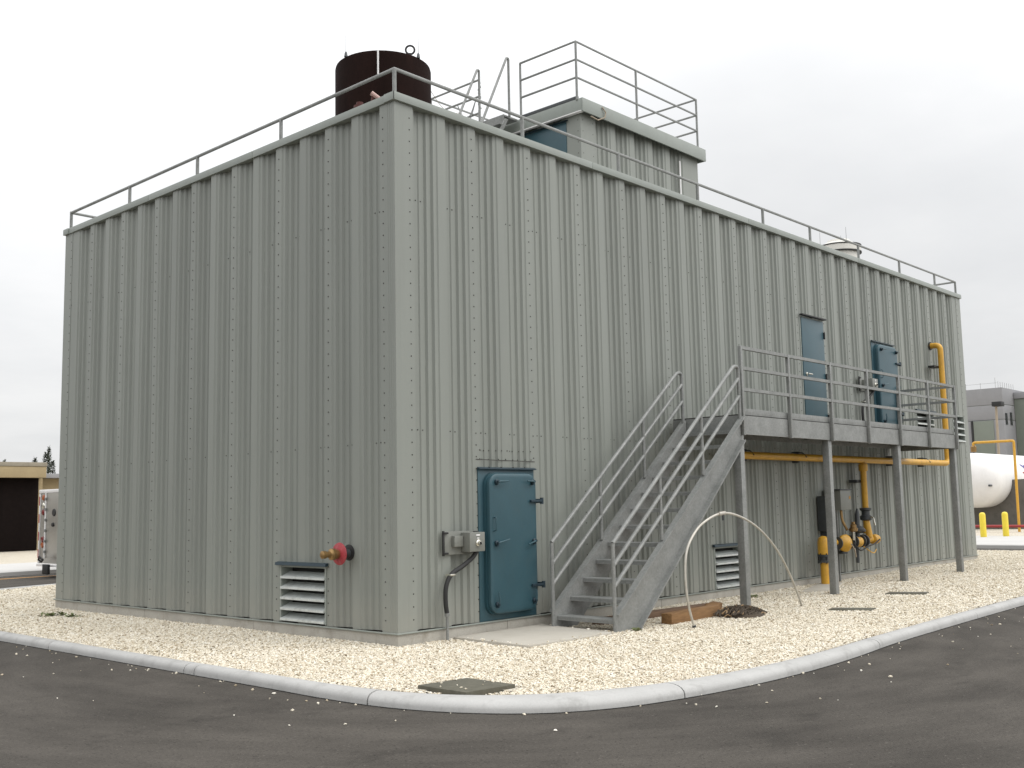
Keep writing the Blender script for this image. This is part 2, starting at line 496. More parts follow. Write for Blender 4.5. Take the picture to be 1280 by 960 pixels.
# slightly darker bank of cloud low in the east (right of the view)
de = N(nt, 'ShaderNodeVectorMath', operation='DOT_PRODUCT'); nt.links.new(nrm.outputs[0], de.inputs[0])
de.inputs[1].default_value = (.95, .31, 0)
dk = math_('SUBTRACT', 1.0, math_('MULTIPLY', math_('MAXIMUM', math_('SUBTRACT', de.outputs['Value'], .8), 0.0), .55))
tot = math_('MULTIPLY', math_('MULTIPLY', lum, gl), dk)
bg2 = N(nt, 'ShaderNodeBackground'); nt.links.new(cloud, bg2.inputs['Color']); nt.links.new(tot, bg2.inputs['Strength'])
mx = N(nt, 'ShaderNodeMixShader'); mx.inputs[0].default_value = .94
nt.links.new(bg1.outputs[0], mx.inputs[1]); nt.links.new(bg2.outputs[0], mx.inputs[2])
nt.links.new(mx.outputs[0], out.inputs['Surface'])

sl = bpy.data.lights.new('sun', 'SUN'); sl.energy = .75; sl.angle = R(25); sl.color = (1, .965, .90)
so = bpy.data.objects.new('sun', sl); COL.objects.link(so)
so.rotation_euler = (-sun_dir).to_track_quat('-Z', 'Y').to_euler()
so.location = (0, -30, 40)

vs = scene.view_settings
vs.view_transform = 'Standard'; vs.look = 'None'; vs.gamma = 1; vs.exposure = 0; vs.use_curve_mapping = False
scene.cycles.use_denoising = True
scene.cycles.max_bounces = 8

# ------------------------------------------------------------------ ground
ROAD_Z = -.08
def sheet(name, poly, z, m, kind='structure'):
    b = MB(); b.raw([(x, y, z) for x, y in poly], [tuple(range(len(poly)))], m)
    return struct(b.build(name, smooth=0), kind)
sheet('ground', [(-400, -400), (400, -400), (400, 400), (-400, 400)], -.13, M['ground'])
sheet('road', [(-90, -90), (28.3, -90), (28.3, 120), (-90, 120)], ROAD_Z, M['asphalt'])

# island outline (outer face of the kerb), counter-clockwise
left = [(-2.43, y) for y in (9.5, 7, 4.5, 2.5, 0.6, -.8)]
corner = [(-2.41, -1.7), (-2.3, -2.45), (-2.05, -3.1), (-1.6, -3.65), (-1.0, -4.05), (-.25, -4.32), (.6, -4.48), (1.6, -4.56), (2.8, -4.54)]
right = [(4.2, -4.47), (6.5, -4.38), (9.5, -4.30), (13, -4.24), (17, -4.2), (20.2, -4.1), (22.6, -3.3), (24.1, -1.6), (24.6, .6), (24.6, 4), (24.6, 9), (24.1, 12.6), (22.3, 15), (19, 15.9), (14, 16.1), (8, 16.1), (4.0, 16.0), (1.2, 15.4), (-.9, 14.0), (-2.1, 12.0)]
OUT = [p.to_2d() for p in catmull([(x, y, 0) for x, y in left + corner + right], 8, closed=True)]
def offset_loop(L, d):
    n = len(L); o = []
    for i in range(n):
        t = (L[(i + 1) % n] - L[i - 1]).normalized()
        o.append(L[i] + Vector((-t.y, t.x)) * d)     # loop runs counter-clockwise: left is inwards
    return o
# kerb: rounded profile swept along the outline, cut into lengths with open joints
prof = [(.0, ROAD_Z - .03), (.0, -.045), (.008, -.015), (.03, .008), (.06, .02), (.10, .025), (.15, .022), (.19, .012), (.205, -.01), (.205, -.1)]
corner2 = [(-2.44, -1.7), (-2.38, -2.52), (-2.16, -3.24), (-1.74, -3.85), (-1.12, -4.24), (-.33, -4.46), (.55, -4.58), (1.6, -4.63), (2.8, -4.59)]
OUT2 = [p.to_2d() for p in catmull([(x, y, 0) for x, y in left + corner2 + right], 8, closed=True)]
INK = offset_loop(OUT, .205)
loops = [[a.lerp(c, d / .205) for a, c in zip(OUT2, INK)] for d, z in prof]
s_acc = [0]
for i in range(1, len(OUT)): s_acc.append(s_acc[-1] + (OUT[i] - OUT[i - 1]).length)
total = s_acc[-1] + (OUT[0] - OUT[-1]).length
def at_s(loop, s):
    s = s % total
    j = max(k for k in range(len(s_acc)) if s_acc[k] <= s)
    nx = s_acc[j + 1] if j + 1 < len(s_acc) else total
    t = (s - s_acc[j]) / (nx - s_acc[j])
    return loop[j].lerp(loop[(j + 1) % len(loop)], t)
def near_s(x, y):
    i = min(range(len(OUT)), key=lambda k: (OUT[k] - Vector((x, y))).length); return s_acc[i]
joints = [near_s(-2.43, 4.16), near_s(-2.43, .74), near_s(-2.43, .54), near_s(-2.4, -2.3), near_s(-.34, -4.3), near_s(3.6, -4.5)]
jj = joints[-1]
while jj + 3.9 < total - 1: jj += 3.75; joints.append(jj)
joints.sort()
kb = MB()
for i, a in enumerate(joints):
    e = joints[(i + 1) % len(joints)]
    if e <= a: e += total
    a2, e2 = a + .007, e - .007
    ns = max(2, int((e2 - a2) / .2))
    ss = [a2 + (e2 - a2) * k / ns for k in range(ns + 1)]
    vsx = []; fsx = []
    m_ = len(prof)
    wob = random.uniform(-.003, .003)
    for s in ss:
        for L, (d, z) in zip(loops, prof):
            q = at_s(L, s); vsx.append((q.x, q.y, z + wob))
    for k in range(ns):
        for j in range(m_ - 1):
            fsx.append((k * m_ + j, (k + 1) * m_ + j, (k + 1) * m_ + j + 1, k * m_ + j + 1))
    fsx.append(tuple(range(m_))); fsx.append(tuple(ns * m_ + j for j in range(m_))[::-1])
    kb.raw(vsx, fsx, M['kerb'])
inner_dark = offset_loop(OUT, .03)
struct(kb.build('kerb', smooth=50))

gj = MB(); gvx = []; gfx = []
o_out = [p + Vector((0, 0)) for p in OUT2]
for i in range(len(OUT2) * 4):
    s4 = i / 4; k = int(s4); t = s4 - k
    L0 = OUT2[k].lerp(OUT2[(k + 1) % len(OUT2)], t)
    T = (OUT2[(k + 1) % len(OUT2)] - OUT2[k]).normalized(); nn = Vector((T.y, -T.x))
    wj = .009 + .010 * abs(math.sin(s4 * 1.7) * math.sin(s4 * .61 + 1)) + random.uniform(0, .006)
    q = L0 + nn * wj; a_ = L0 - nn * .01
    gvx += [(a_.x, a_.y, ROAD_Z + .004), (q.x, q.y, ROAD_Z + .004)]
nq = len(gvx) // 2
for i in range(nq): gfx.append((2 * i, 2 * i + 1, 2 * ((i + 1) % nq) + 1, 2 * ((i + 1) % nq)))
gj.raw(gvx, gfx, M['dark']); struct(gj.build('gutter_joint', smooth=0))
INN = offset_loop(OUT, .19)
def hgt(x, y):
    h = .007 * math.sin(x * 1.3 + .6 * y) + .006 * math.sin(2.1 * y - .7 * x) - .006
    if x > 5: h += min(.05, (x - 5) * .004)
    return h
def inside(poly, x, y):
    x = np.asarray(x); y = np.asarray(y); c = np.zeros(x.shape, bool)
    n = len(poly)
    for i in range(n):
        x1, y1 = poly[i]; x2, y2 = poly[(i + 1) % n]
        if y1 == y2: continue
        c ^= ((y1 > y) != (y2 > y)) & (x < (x2 - x1) * (y - y1) / (y2 - y1) + x1)
    return c
innp = [(p.x, p.y) for p in INN]
# gravel bed: triangulated fill of the island with gentle mounds
bm = bmesh.new()
ring = [bm.verts.new((p.x, p.y, -.03)) for p in INN]
f0 = bm.faces.new(ring)
bmesh.ops.triangulate(bm, faces=[f0])
gb = MB(); gb.bm(bm, M['gravel'])
# finer mounded sheet over it
step = .25
nx_ = int(28 / step); ny_ = int(21 / step)
vid = {}; gv = []; gf = []
for i in range(nx_ + 1):
    for j in range(ny_ + 1):
        x = -2.7 + i * step; y = -4.8 + j * step
        vid[i, j] = len(gv); gv.append((x, y, hgt(x, y)))
ok = inside([(p.x, p.y) for p in offset_loop(OUT, .25)], [v[0] for v in gv], [v[1] for v in gv])
for i in range(nx_):
    for j in range(ny_):
        q = (vid[i, j], vid[i + 1, j], vid[i + 1, j + 1], vid[i, j + 1])
        if all(ok[k] for k in q): gf.append(q)
gb.raw(gv, gf, M['gravel'])
struct(gb.build('gravel_bed', smooth=60))

# --- stones: points here, instanced chips
PAD = [(.88, -.06), (.80, -1.42), (2.42, -1.50), (2.60, -.06)]
COVER = [(-1.87, -2.41), (-1.87, -3.06), (-1.29, -3.13), (-1.29, -2.49)]
SMALL = [(9.32, -2.12), (9.66, -2.05), (10.0, -2.62), (9.62, -2.70)]
SMALL2 = [(6.42, -2.48), (6.70, -2.42), (7.0, -2.98), (6.68, -3.05)]
SPLASH = [(9.15, -.66), (10.9, -.12), (11.2, -.45), (9.75, -1.0)]
def stone_nodes():
    ng = bpy.data.node_groups.new('stone_chips', 'GeometryNodeTree')
    ng.interface.new_socket('Geometry', in_out='INPUT', socket_type='NodeSocketGeometry')
    ng.interface.new_socket('Geometry', in_out='OUTPUT', socket_type='NodeSocketGeometry')
    gi = ng.nodes.new('NodeGroupInput'); go = ng.nodes.new('NodeGroupOutput')
    join = ng.nodes.new('GeometryNodeGeometryToInstance')
    L = ng.links.new
    for k in range(6):
        ico = ng.nodes.new('GeometryNodeMeshIcoSphere'); ico.inputs['Radius'].default_value = 1; ico.inputs['Subdivisions'].default_value = 2
        sp = ng.nodes.new('GeometryNodeSetPosition')
        nz = ng.nodes.new('ShaderNodeTexNoise'); nz.noise_dimensions = '4D'
        nz.inputs['W'].default_value = k * 3.7; nz.inputs['Scale'].default_value = .9; nz.inputs['Detail'].default_value = 1
        sub = ng.nodes.new('ShaderNodeVectorMath'); sub.operation = 'SUBTRACT'; sub.inputs[1].default_value = (.5, .5, .5)
        L(nz.outputs['Color'], sub.inputs[0])
        sc = ng.nodes.new('ShaderNodeVectorMath'); sc.operation = 'SCALE'; sc.inputs['Scale'].default_value = 2.0
        L(sub.outputs[0], sc.inputs[0])
        L(ico.outputs['Mesh'], sp.inputs['Geometry']); L(sc.outputs[0], sp.inputs['Offset'])
        mt = ng.nodes.new('GeometryNodeSetMaterial'); mt.inputs['Material'].default_value = M['stone']
        L(sp.outputs[0], mt.inputs['Geometry'])
        L(mt.outputs[0], join.inputs[0])
    ip = ng.nodes.new('GeometryNodeInstanceOnPoints')
    ip.inputs['Pick Instance'].default_value = True
    L(gi.outputs[0], ip.inputs['Points']); L(join.outputs[0], ip.inputs['Instance'])
    ri = ng.nodes.new('FunctionNodeRandomValue'); ri.data_type = 'INT'
    ri.inputs[4].default_value = 0; ri.inputs[5].default_value = 5
    L(ri.outputs[2], ip.inputs['Instance Index'])
    rr = ng.nodes.new('FunctionNodeRandomValue'); rr.data_type = 'FLOAT_VECTOR'
    rr.inputs[0].default_value = (-.5, -.5, 0); rr.inputs[1].default_value = (.5, .5, 6.283); rr.inputs[8].default_value = 3
    L(rr.outputs[0], ip.inputs['Rotation'])
    na = ng.nodes.new('GeometryNodeInputNamedAttribute'); na.data_type = 'FLOAT_VECTOR'; na.inputs['Name'].default_value = 'size'
    L(na.outputs[0], ip.inputs['Scale'])
    L(ip.outputs[0], go.inputs[0])
    return ng
NG = stone_nodes()
def stones(name, P, S):
    me = bpy.data.meshes.new(name)
    me.vertices.add(len(P)); me.vertices.foreach_set('co', np.asarray(P, dtype=np.float32).ravel())
    a = me.attributes.new('size', 'FLOAT_VECTOR', 'POINT')
    a.data.foreach_set('vector', np.asarray(S, dtype=np.float32).ravel())
    me.materials.append(M['stone'])
    o = bpy.data.objects.new(name, me); COL.objects.link(o)
    md = o.modifiers.new('chips', 'NODES'); md.node_group = NG
    return struct(o, 'stuff')
def sizes(n, lo, hi):
    r = lo + (hi - lo) * rng.random(n) ** 2.2
    return np.stack([r * (.8 + .5 * rng.random(n)), r * (.75 + .4 * rng.random(n)), r * (.5 + .35 * rng.random(n))], 1)
XS, YS = [], []
for xa, xb, ya, yb in ((-2.6, 12, -4.8, 0), (12, 25, -4.8, 0), (-2.6, 0, 0, 16.5), (0, 5, 9.45, 16.5), (20, 25, 0, 3.2)):
    k = int((xb - xa) * (yb - ya) * 2900)
    XS.append(rng.uniform(xa, xb, k)); YS.append(rng.uniform(ya, yb, k))
X = np.concatenate(XS); Y = np.concatenate(YS); cnt = len(X)
d2 = np.hypot(X - CAM.x, Y - CAM.y)
keep = inside(innp, X, Y)
keep &= ((Y < -.005) | (X < -.005) | (X > 20.0) | (Y > 9.5))
keep &= ~((X > 20.3) & (Y > 3)); keep &= ~((X > 5.0) & (X < 20) & (Y > 9.4))
keep &= rng.random(cnt) < np.where(d2 < 13, 1.0, np.where(d2 < 18, .75, np.where(d2 < 26, .45, .3)))
COVER_EDGE = [(-1.95, -2.36), (-1.97, -3.16), (-1.24, -3.26), (-1.24, -2.44)]
for poly in (PAD, COVER_EDGE, SMALL, SMALL2, SPLASH):
    keep &= ~inside(poly, X, Y)
X = X[keep]; Y = Y[keep]
dd = d2[keep]
Z = np.array([hgt(a, b) for a, b in zip(X, Y)]) + .002 + .010 * rng.random(len(X))
S = sizes(len(X), .006, .0155) * np.where(dd < 13, 1, np.where(dd < 18, 1.12, 1.35))[:, None]
stones('gravel', np.stack([X, Y, Z], 1), S)
# strays: a few thrown out on the asphalt and lapped on the pad edge
ax_, ay_, = [], []
for _ in range(170):
    s = random.uniform(0, total) if random.random() < .25 else random.uniform(near_s(-2.43, 6), near_s(8, -4.3))
    q = at_s(OUT, s); t = (at_s(OUT, s + .05) - q).normalized(); nrm_ = Vector((t.y, -t.x))
    dist = .03 + random.expovariate(1 / .28) if random.random() < .8 else random.uniform(.3, 2.2)
    p = q + nrm_ * dist; ax_.append(p.x); ay_.append(p.y)
n1 = len(ax_)
zz = [ROAD_Z + .006] * n1
for _ in range(45):
    t = random.random(); e = random.choice((0, 1, 1, 2))
    p0 = Vector(PAD[e]); p1 = Vector(PAD[(e + 1) % 4])
    c = p0.lerp(p1, t); ce = Vector((1.7, -.8)); q = c.lerp(ce, abs(random.gauss(0, .05)))
    ax_.append(q.x); ay_.append(q.y); zz.append(.04)
for _ in range(9):
    a, b_ = random.random(), random.random()
    q = Vector(COVER[0]).lerp(Vector(COVER[1]), a).lerp(Vector(COVER[3]).lerp(Vector(COVER[2]), a), b_)
    ax_.append(q.x); ay_.append(q.y); zz.append(.042)
S = sizes(len(ax_), .005, .018)
stones('stray_gravel', np.stack([ax_, ay_, zz], 1), S)

# ------------------------------------------------------------------ main building
BL, BW, BH = 20.0, 9.45, 7.065
Z0 = .165
bld = thing('metal_building', (BL / 2, BW / 2, 0), 'large grey green building clad in ribbed metal siding on white gravel', 'building')
PIT = .583
def profile(L, first, mirror=False):
    """list of (u, depth) from corner trim to corner trim"""
    pts = [(0.0, .0), (first - .02, 0.0)]
    e = first
    mod = [(.0, .0), (.018, .046), (.055, .046), (.073, .092), (.150, .092), (.166, .078), (.250, .078), (.272, .047), (.346, .047),
           (.367, .014), (.425, .014), (.441, .0)]
    while e + PIT < L - .05:
        pts += [(e + a, d) for a, d in mod]; e += PIT
    pts += [(e, 0), (L, 0)]
    return pts
def clad(name, L, first, holes, place, outn, z0, z1, parent, seams=True, girts=(), mats=None, extra=None):
    """place(u, depth, z) -> world point"""
    pr = profile(L, first)
    us = sorted(set([p[0] for p in pr] + [h[0] for h in holes] + [h[1] for h in holes]))
    uu = [p[0] for p in pr]; dd_ = [p[1] for p in pr]
    dep = lambda u: float(np.interp(u, uu, dd_))
    b = MB(); vsx = []; fsx = []
    for a, c in zip(us[:-1], us[1:]):
        if c - a < 1e-6: continue
        mid = (a + c) / 2
        cuts = sorted([(h[2], h[3]) for h in holes if h[0] <= mid <= h[1]])
        z = z0; spans = []
        for q0, q1 in cuts:
            if q0 > z: spans.append((z, q0))
            z = max(z, q1)
        if z < z1: spans.append((z, z1))
        for s0, s1 in spans:
            o = len(vsx)
            vsx += [place(a, dep(a), s0), place(c, dep(c), s0), place(c, dep(c), s1), place(a, dep(a), s1)]
            fsx.append((o, o + 1, o + 2, o + 3))
    b.raw(vsx, fsx, M['wall'])
    def screw(u, z, off=0.0):
        for h in holes:
            if h[0] - .01 < u < h[1] + .01 and h[2] - .01 < z < h[3] + .01: return
        d = dep(u) - off; r = .0105
        ring1 = [place(u + r * math.cos(k * PI / 3), d - .001, z + r * math.sin(k * PI / 3)) for k in range(6)]
        ring2 = [place(u + .6 * r * math.cos(k * PI / 3), d - .008, z + .6 * r * math.sin(k * PI / 3)) for k in range(6)]
        b.raw(ring1 + ring2, [(k, (k + 1) % 6, 6 + (k + 1) % 6, 6 + k) for k in range(6)] + [tuple(range(6, 12))], M['screw'])
    if seams:
        e = first + PIT * 2; k = 0
        us_ = [first - .07]
        while e < L - .1: us_.append(e - .075); e += 2 * PIT
        us_.append(L - .25)
        for i, u in enumerate(us_):
            z = z0 + .14
            while z < z1 - .1:
                screw(u, z, .005 if (i == 0 or i == len(us_) - 1) else 0); z += .158
    for gz in girts:
        e = first
        while e + .2 < L - .2:
            screw(e + .115, gz); screw(e + .19, gz - .004); e += PIT
    if extra: extra(screw, b, place)
    return b.build(name, parent, smooth=20)
LV_L = (1.42, 2.46, .18, .94)          # left louvre hole: y0,y1,z0,z1
LV_R = (7.25, 8.22, .18, .90)
LV_U = [(16.55, 17.65, 3.15, 3.76), (18.92, 19.72, 3.08, 3.78)]
D1 = (1.43, 2.55, .17, 2.19); D3 = (14.2, 15.42, 3.19, 5.22); D2 = (10.83, 11.86, 3.06, 5.41)
def over_door(screw, b, place):
    for gz, st in ((2.45, .085), (2.33, .12)):
        u = 1.48
        while u < 2.56: screw(u, gz); u += st * random.uniform(.7, 1.3)
    b.raw([place(1.40, -.004, 2.315), place(2.60, -.004, 2.30), place(2.60, -.004, 2.312), place(1.40, -.004, 2.327)], [(0, 1, 2, 3)], M['screw'])
clad('wall', BL, .323, [D1, D2, D3, LV_R] + LV_U, lambda u, d, z: (u, d, z), None, Z0, 7.0, bld, girts=(2.69, 5.73), extra=over_door)
clad('wall', BW, .294, [LV_L], lambda u, d, z: (d, u, z), None, Z0, 7.0, bld, girts=(2.53, 5.57))
clad('wall', BW, .294, [], lambda u, d, z: (BL - d, u, z), None, Z0, 7.0, bld)
clad('wall', BL, .323, [], lambda u, d, z: (u, BW - d, z), None, Z0, 7.0, bld, seams=False)
# corner trims: folded angle a few mm proud of the ribs
for cx, cy, sx, sy in ((0, 0, 1, 1), (0, BW, 1, -1), (BL, 0, -1, 1), (BL, BW, -1, -1)):
    b = MB(); t = .006
    wx, wy = .31, .285
    prof_ = [(cx - sx * t, cy - sy * t), (cx + sx * wx, cy - sy * t), (cx + sx * wx, cy - sy * .0005), (cx, cy - sy * .0005), (cx - sx * .0005, cy), (cx - sx * .0005, cy + sy * wy), (cx - sx * t, cy + sy * wy)]
    if cx == 0 and cy == 0:
        st_ = []
        for q in (.055, .095, .135): st_ += [(-t, q - .014), (-t - .005, q - .006), (-t - .005, q + .006), (-t, q + .014)]
        prof_ = prof_ + st_[::-1]
    b.prism(prof_, 'z', Z0 - .006, 6.98, M['wall'])
    b.build('corner_trim', bld, smooth=20)
# drip flashing and plinth
b = MB()
for a in (0,):
    b.box(-.034, BL + .034, -.034, -.012, .143, .163, M['trim'], .006)
    b.box(-.034, BL + .034, BW + .012, BW + .034, .143, .163, M['trim'], .005)
    b.box(-.034, -.012, -.0115, BW + .0115, .143, .163, M['trim'], .006)
    b.box(BL + .012, BL + .034, -.0115, BW + .0115, .143, .163, M['trim'], .006)
b.build('drip_flashing', bld)
b = MB()
segs = [0, 1.95, 5.6, 8.4, 11.3, 14.2, 17, BL]
for a, c in zip(segs[:-1], segs[1:]):
    b.box(a + (.006 if a else -.012), c + (.012 if c == BL else 0), -.012, .4, -.25, .1425, M['conc'], .006)
segs = [.4, 3.1, 6.2, BW]
for a, c in zip(segs[:-1], segs[1:]):
    b.box(-.012, .4, a + .002, c - .004, -.25, .1425, M['conc'], .006)
b.box(BL - .4, BL + .012, .4, BW, -.25, .1425, M['conc'])
b.box(.4, BL - .4, BW - .4, BW, -.25, .1425, M['conc'])
b.build('plinth', bld)
b = MB(); b.box(.13, BL - .13, .13, BW - .13, 6.82, 6.88, M['roof']); b.build('roof', bld)
# coping: folded cap with butt seams
b = MB()
for a, c in ((-.045, 4.1), (4.1, 8.9), (8.9, 13.7), (13.7, BL + .045)):
    b.box(a + (.0025 if a > 0 else 0), c - (.0025 if c < BL else 0), -.045, .16, 6.956, 7.065, M['trim'], .006)
    b.box(a + (.0025 if a > 0 else 0), c - (.0025 if c < BL else 0), BW - .16, BW + .045, 6.956, 7.065, M['trim'], .006)
for a, c in ((.161, 3.2), (3.2, 6.3), (6.3, BW - .161)):
    b.box(-.028, .16, a + (.0025 if a > .2 else 0), c - (.0025 if c < 9 else 0), 6.956, 7.065, M['trim'], .006)
    b.box(BL - .16, BL + .045, a, c, 6.956, 7.065, M['trim'], .006)
b.box(-.0475, -.040, -.0475, -.040, 6.958, 7.0635, M['dark'])
b.build('coping', bld)

# ---- watertight doors
def dog(bd, x, y, z, ang, ln):
    """wedge lever on a boss; ang in the wall plane"""
    b = MB()
    b.lathe([(.03, 0), (.03, .03), (.02, .04), (.018, .065), (.0, .065)], M['blue_dark'], (x, y, z), (0, -1, 0), 12)
    dx, dz = math.cos(ang) * ln, math.sin(ang) * ln
    b.tube([(x, y - .052, z), (x + dx * .5, y - .066, z + dz * .5), (x + dx, y - .060, z + dz)], [.015, .012, .010], M['blue'], 8)
    b.tube([(x, y + .0, z - .035), (x, y - .045, z - .035)], .014, M['blue_dark'], 8)
    return b.build('lever', bd)
def watertight(h, label):
    x0, x1, z0, z1 = h
    fr = MB()
    fr.box(x0 - .005, x1 + .005, -.016, .02, z0 - .004, z1, M['blue'], .003)
    out_ = rrect(x0 + .085, x1 - .055, z0 + .07, z1 - .045, .17, 7)
    inn_ = rrect(x0 + .115, x1 - .085, z0 + .10, z1 - .075, .15, 7)
    vsx = []; fsx = []; n = len(out_)
    for pts, y in ((out_, -.016), (out_, -.060), (inn_, -.060), (inn_, -.016)):
        vsx += [(u, y, w_) for u, w_ in pts]
    for k in range(3):
        for i in range(n): fsx.append((k * n + i, k * n + (i + 1) % n, (k + 1) * n + (i + 1) % n, (k + 1) * n + i))
    fr.raw(vsx, fsx, M['blue'])
    f = fr.build('watertight_door', bld, label)
    lf = MB()
    lx0, lx1, lz0, lz1 = x0 + .10, x1 - .07, z0 + .085, z1 - .06
    rings = []
    for ins, y in ((0, -.064), (0, -.105), (.006, -.118), (.02, -.126), (.05, -.129)):
        rings.append([(u, y, w_) for u, w_ in rrect(lx0 + ins, lx1 - ins, lz0 + ins, lz1 - ins, .16 - ins, 7)])
    vsx = [p for r in rings for p in r]; n = len(rings[0]); fsx = []
    for k in range(len(rings) - 1):
        for i in range(n): fsx.append((k * n + i, k * n + (i + 1) % n, (k + 1) * n + (i + 1) % n, (k + 1) * n + i))
    fsx.append(tuple((len(rings) - 1) * n + i for i in range(n)))
    lf.raw(vsx, fsx, M['blue']); lf.build('door_leaf', f)
    hm = (z0 + z1) / 2
    for (dx, z, a, ln) in ((x0 + .22, z1 - .17, .02, .2), (x1 - .17, z1 - .17, PI - .05, .15), (x0 + .20, hm + .02, .18, .22), (x1 - .16, hm + .02, PI + .25, .16),
                           (x0 + .20, z0 + .22, PI / 2 + .1, .16), (x1 - .18, z0 + .22, PI / 2, .14)):
        dog(f, dx, -.129, z, a, ln)
    for z in (z1 - .44, z0 + .42):
        b = MB(); b.box(x1 - .22, x1 + .03, -.165, -.128, z - .018, z + .018, M['blue_dark'], .005)
        b.tube([(x1 + .02, -.145, z - .045), (x1 + .02, -.145, z + .045)], .026, M['blue_dark'], 10)
        b.box(x1 - .005, x1 + .045, -.13, -.0165, z - .03, z + .03, M['blue_dark'], .004)
        b.build('hinge', f)
    b = MB(); zc_ = hm + .27
    b.tube(fillet([(x0 + .17, -.125, zc_ + .09), (x0 + .17, -.175, zc_ + .09), (x0 + .17, -.175, zc_ - .09), (x0 + .17, -.125, zc_ - .09)], .03, 4), .008, M['blue'], 8)
    b.build('handle', f)
    b = MB(); b.prism([(-.016, z1 + .002), (-.06, z1 - .004), (-.06, z1 + .012), (-.016, z1 + .03)], 'x', x0 - .02, x1 + .02, M['blue_dark'], .003)
    for k in range(4):
        xx = x0 + .2 + k * .24; b.lathe([(.012, 0), (.012, .012), (0, .014)], M['screw'], (xx, -.03, z1 + .022), (0, -.3, 1), 8)
    b.build('drip_cap', f)
    return f
watertight(D1, 'blue watertight door at ground level beside the foot of the stairs')
watertight(D3, 'blue watertight door up on the platform, further along the wall')
x0, x1, z0, z1 = D2
b = MB(); b.box(x0 - .004, x1 + .004, -.012, .03, z0, z1 + .004, M['trim'], .004)
f = b.build('flush_door', bld, 'plain blue flush door with a pale lever handle up on the platform')
b = MB(); b.box(x0 + .035, x1 - .035, -.03, -.0125, z0 + .01, z1 - .03, M['blue'], .004); b.build('door_leaf', f)
b = MB(); b.box(x0 - .02, x1 + .02, -.09, -.0125, z1 + .006, z1 + .035, M['black'], .004); b.build('drip_cap', f)
b = MB(); b.lathe([(.035, 0), (.035, .02), (.014, .025), (.014, .07), (0, .07)], M['chrome'], (x0 + .14, -.03, 4.22), (0, -1, 0), 14)
b.tube([(x0 + .14, -.088, 4.22), (x0 + .28, -.088, 4.215)], .015, M['chrome'], 8); b.build('handle', f)
for z in (z1 - .32, z0 + 1.15, z0 + .3):
    b = MB(); b.box(x1 - .05, x1 - .008, -.045, -.0305, z - .07, z + .07, M['black'], .004); b.tube([(x1 - .03, -.05, z - .075), (x1 - .03, -.05, z + .075)], .012, M['black'], 8); b.build('hinge', f)

# ---- louvres
def louvre(h, tf, n, label, cap=True):
    """tf(u, out, z) maps to world; out positive = away from the wall"""
    u0, u1, z0, z1 = h
    b = MB()
    def bx(a0, a1, o0, o1, c0, c1, m):
        P = [tf(a, o, c) for c in (c0, c1) for o in (o0, o1) for a in (a0, a1)]
        b.raw(P, [(0, 1, 3, 2), (4, 6, 7, 5), (0, 4, 5, 1), (2, 3, 7, 6), (0, 2, 6, 4), (1, 5, 7, 3)], m)
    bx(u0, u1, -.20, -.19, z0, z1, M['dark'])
    for a0, a1 in ((u0, u0 + .03), (u1 - .03, u1)): bx(a0, a1, -.18, .012, z0, z1, M['trim'])
    bx(u0 + .031, u1 - .031, -.18, .0, z1 - .03, z1, M['trim'])
    bx(u0 + .031, u1 - .031, -.18, .0, z0, z0 + .02, M['trim'])
    sp = (z1 - z0 - .05) / n
    for i in range(n):
        zt = z1 - .04 - i * sp
        A = [(-.14, zt - sp * .42), (-.135, zt - sp * .38), (.0, zt - sp * .76), (.03, zt - sp * .80), (.03, zt - sp * .80 - .03), (.018, zt - sp * .80 - .03), (.0, zt - sp * .80)]
        P = [tf(u0 + .032, o, c) for o, c in A] + [tf(u1 - .032, o, c) for o, c in A]
        k = len(A)
        b.raw(P, [(j, (j + 1) % k, k + (j + 1) % k, k + j) for j in range(k)] + [tuple(range(k)), tuple(range(k, 2 * k))[::-1]], M['louvre'])
    f = b.build('louvre', bld, label, smooth=20)
    if cap:
        c = MB(); b = c
        A = [(.012, z1 + .045), (.058, z1 + .035), (.065, z1 + .0), (.056, z1 - .004), (.012, z1 + .005)]
        P = [tf(u0 - .05, o, q) for o, q in A] + [tf(u1 + .05, o, q) for o, q in A]; k = len(A)
        c.raw(P, [(j, (j + 1) % k, k + (j + 1) % k, k + j) for j in range(k)] + [tuple(range(k)), tuple(range(k, 2 * k))[::-1]], M['blue_dark'])
        c.build('drip_cap', f)
louvre(LV_L, lambda u, o, z: (-o, u, z), 5, 'louvred vent in the left wall under the red pipe disc')
louvre(LV_R, lambda u, o, z: (u, -o, z), 5, 'louvred vent at ground level under the platform')
louvre(LV_U[0], lambda u, o, z: (u, -o, z), 4, 'louvred vent seen through the platform railing')
louvre(LV_U[1], lambda u, o, z: (u, -o, z), 4, 'louvred vent by the far right corner of the wall', cap=False)

# ---- roof railing of the building
rl = MB(); ZR = 7.42
c0 = .06
rl.tube([(c0, BW - .06, ZR - .02), (c0, c0, ZR), (BL - .06, c0, ZR), (BL - .06, BW - .06, ZR - .02), (c0, BW - .06, ZR - .02)], .026, M['galv'], 10)
rail = rl.build('roof_railing', bld)
b = MB(); b.tube([(c0, c0, 7.062), (c0, c0, ZR)], .028, M['galv'], 10); post0 = b.build('post', rail)
for x in (2.56, 4.92, 7.3, 9.65, 11.63, 13.97, 16.25, 18.48, 19.94): copy_part(post0, rail, (x - c0, 0, 0))
for y in (2.59, 4.89, 7.12, 9.39): copy_part(post0, rail, (0, y - c0, 0))
for y in (3, 6, 9.39): copy_part(post0, rail, (BL - .12, y - c0, 0))
for x in (4, 8, 12, 16): copy_part(post0, rail, (x, BW - .12, -.01))

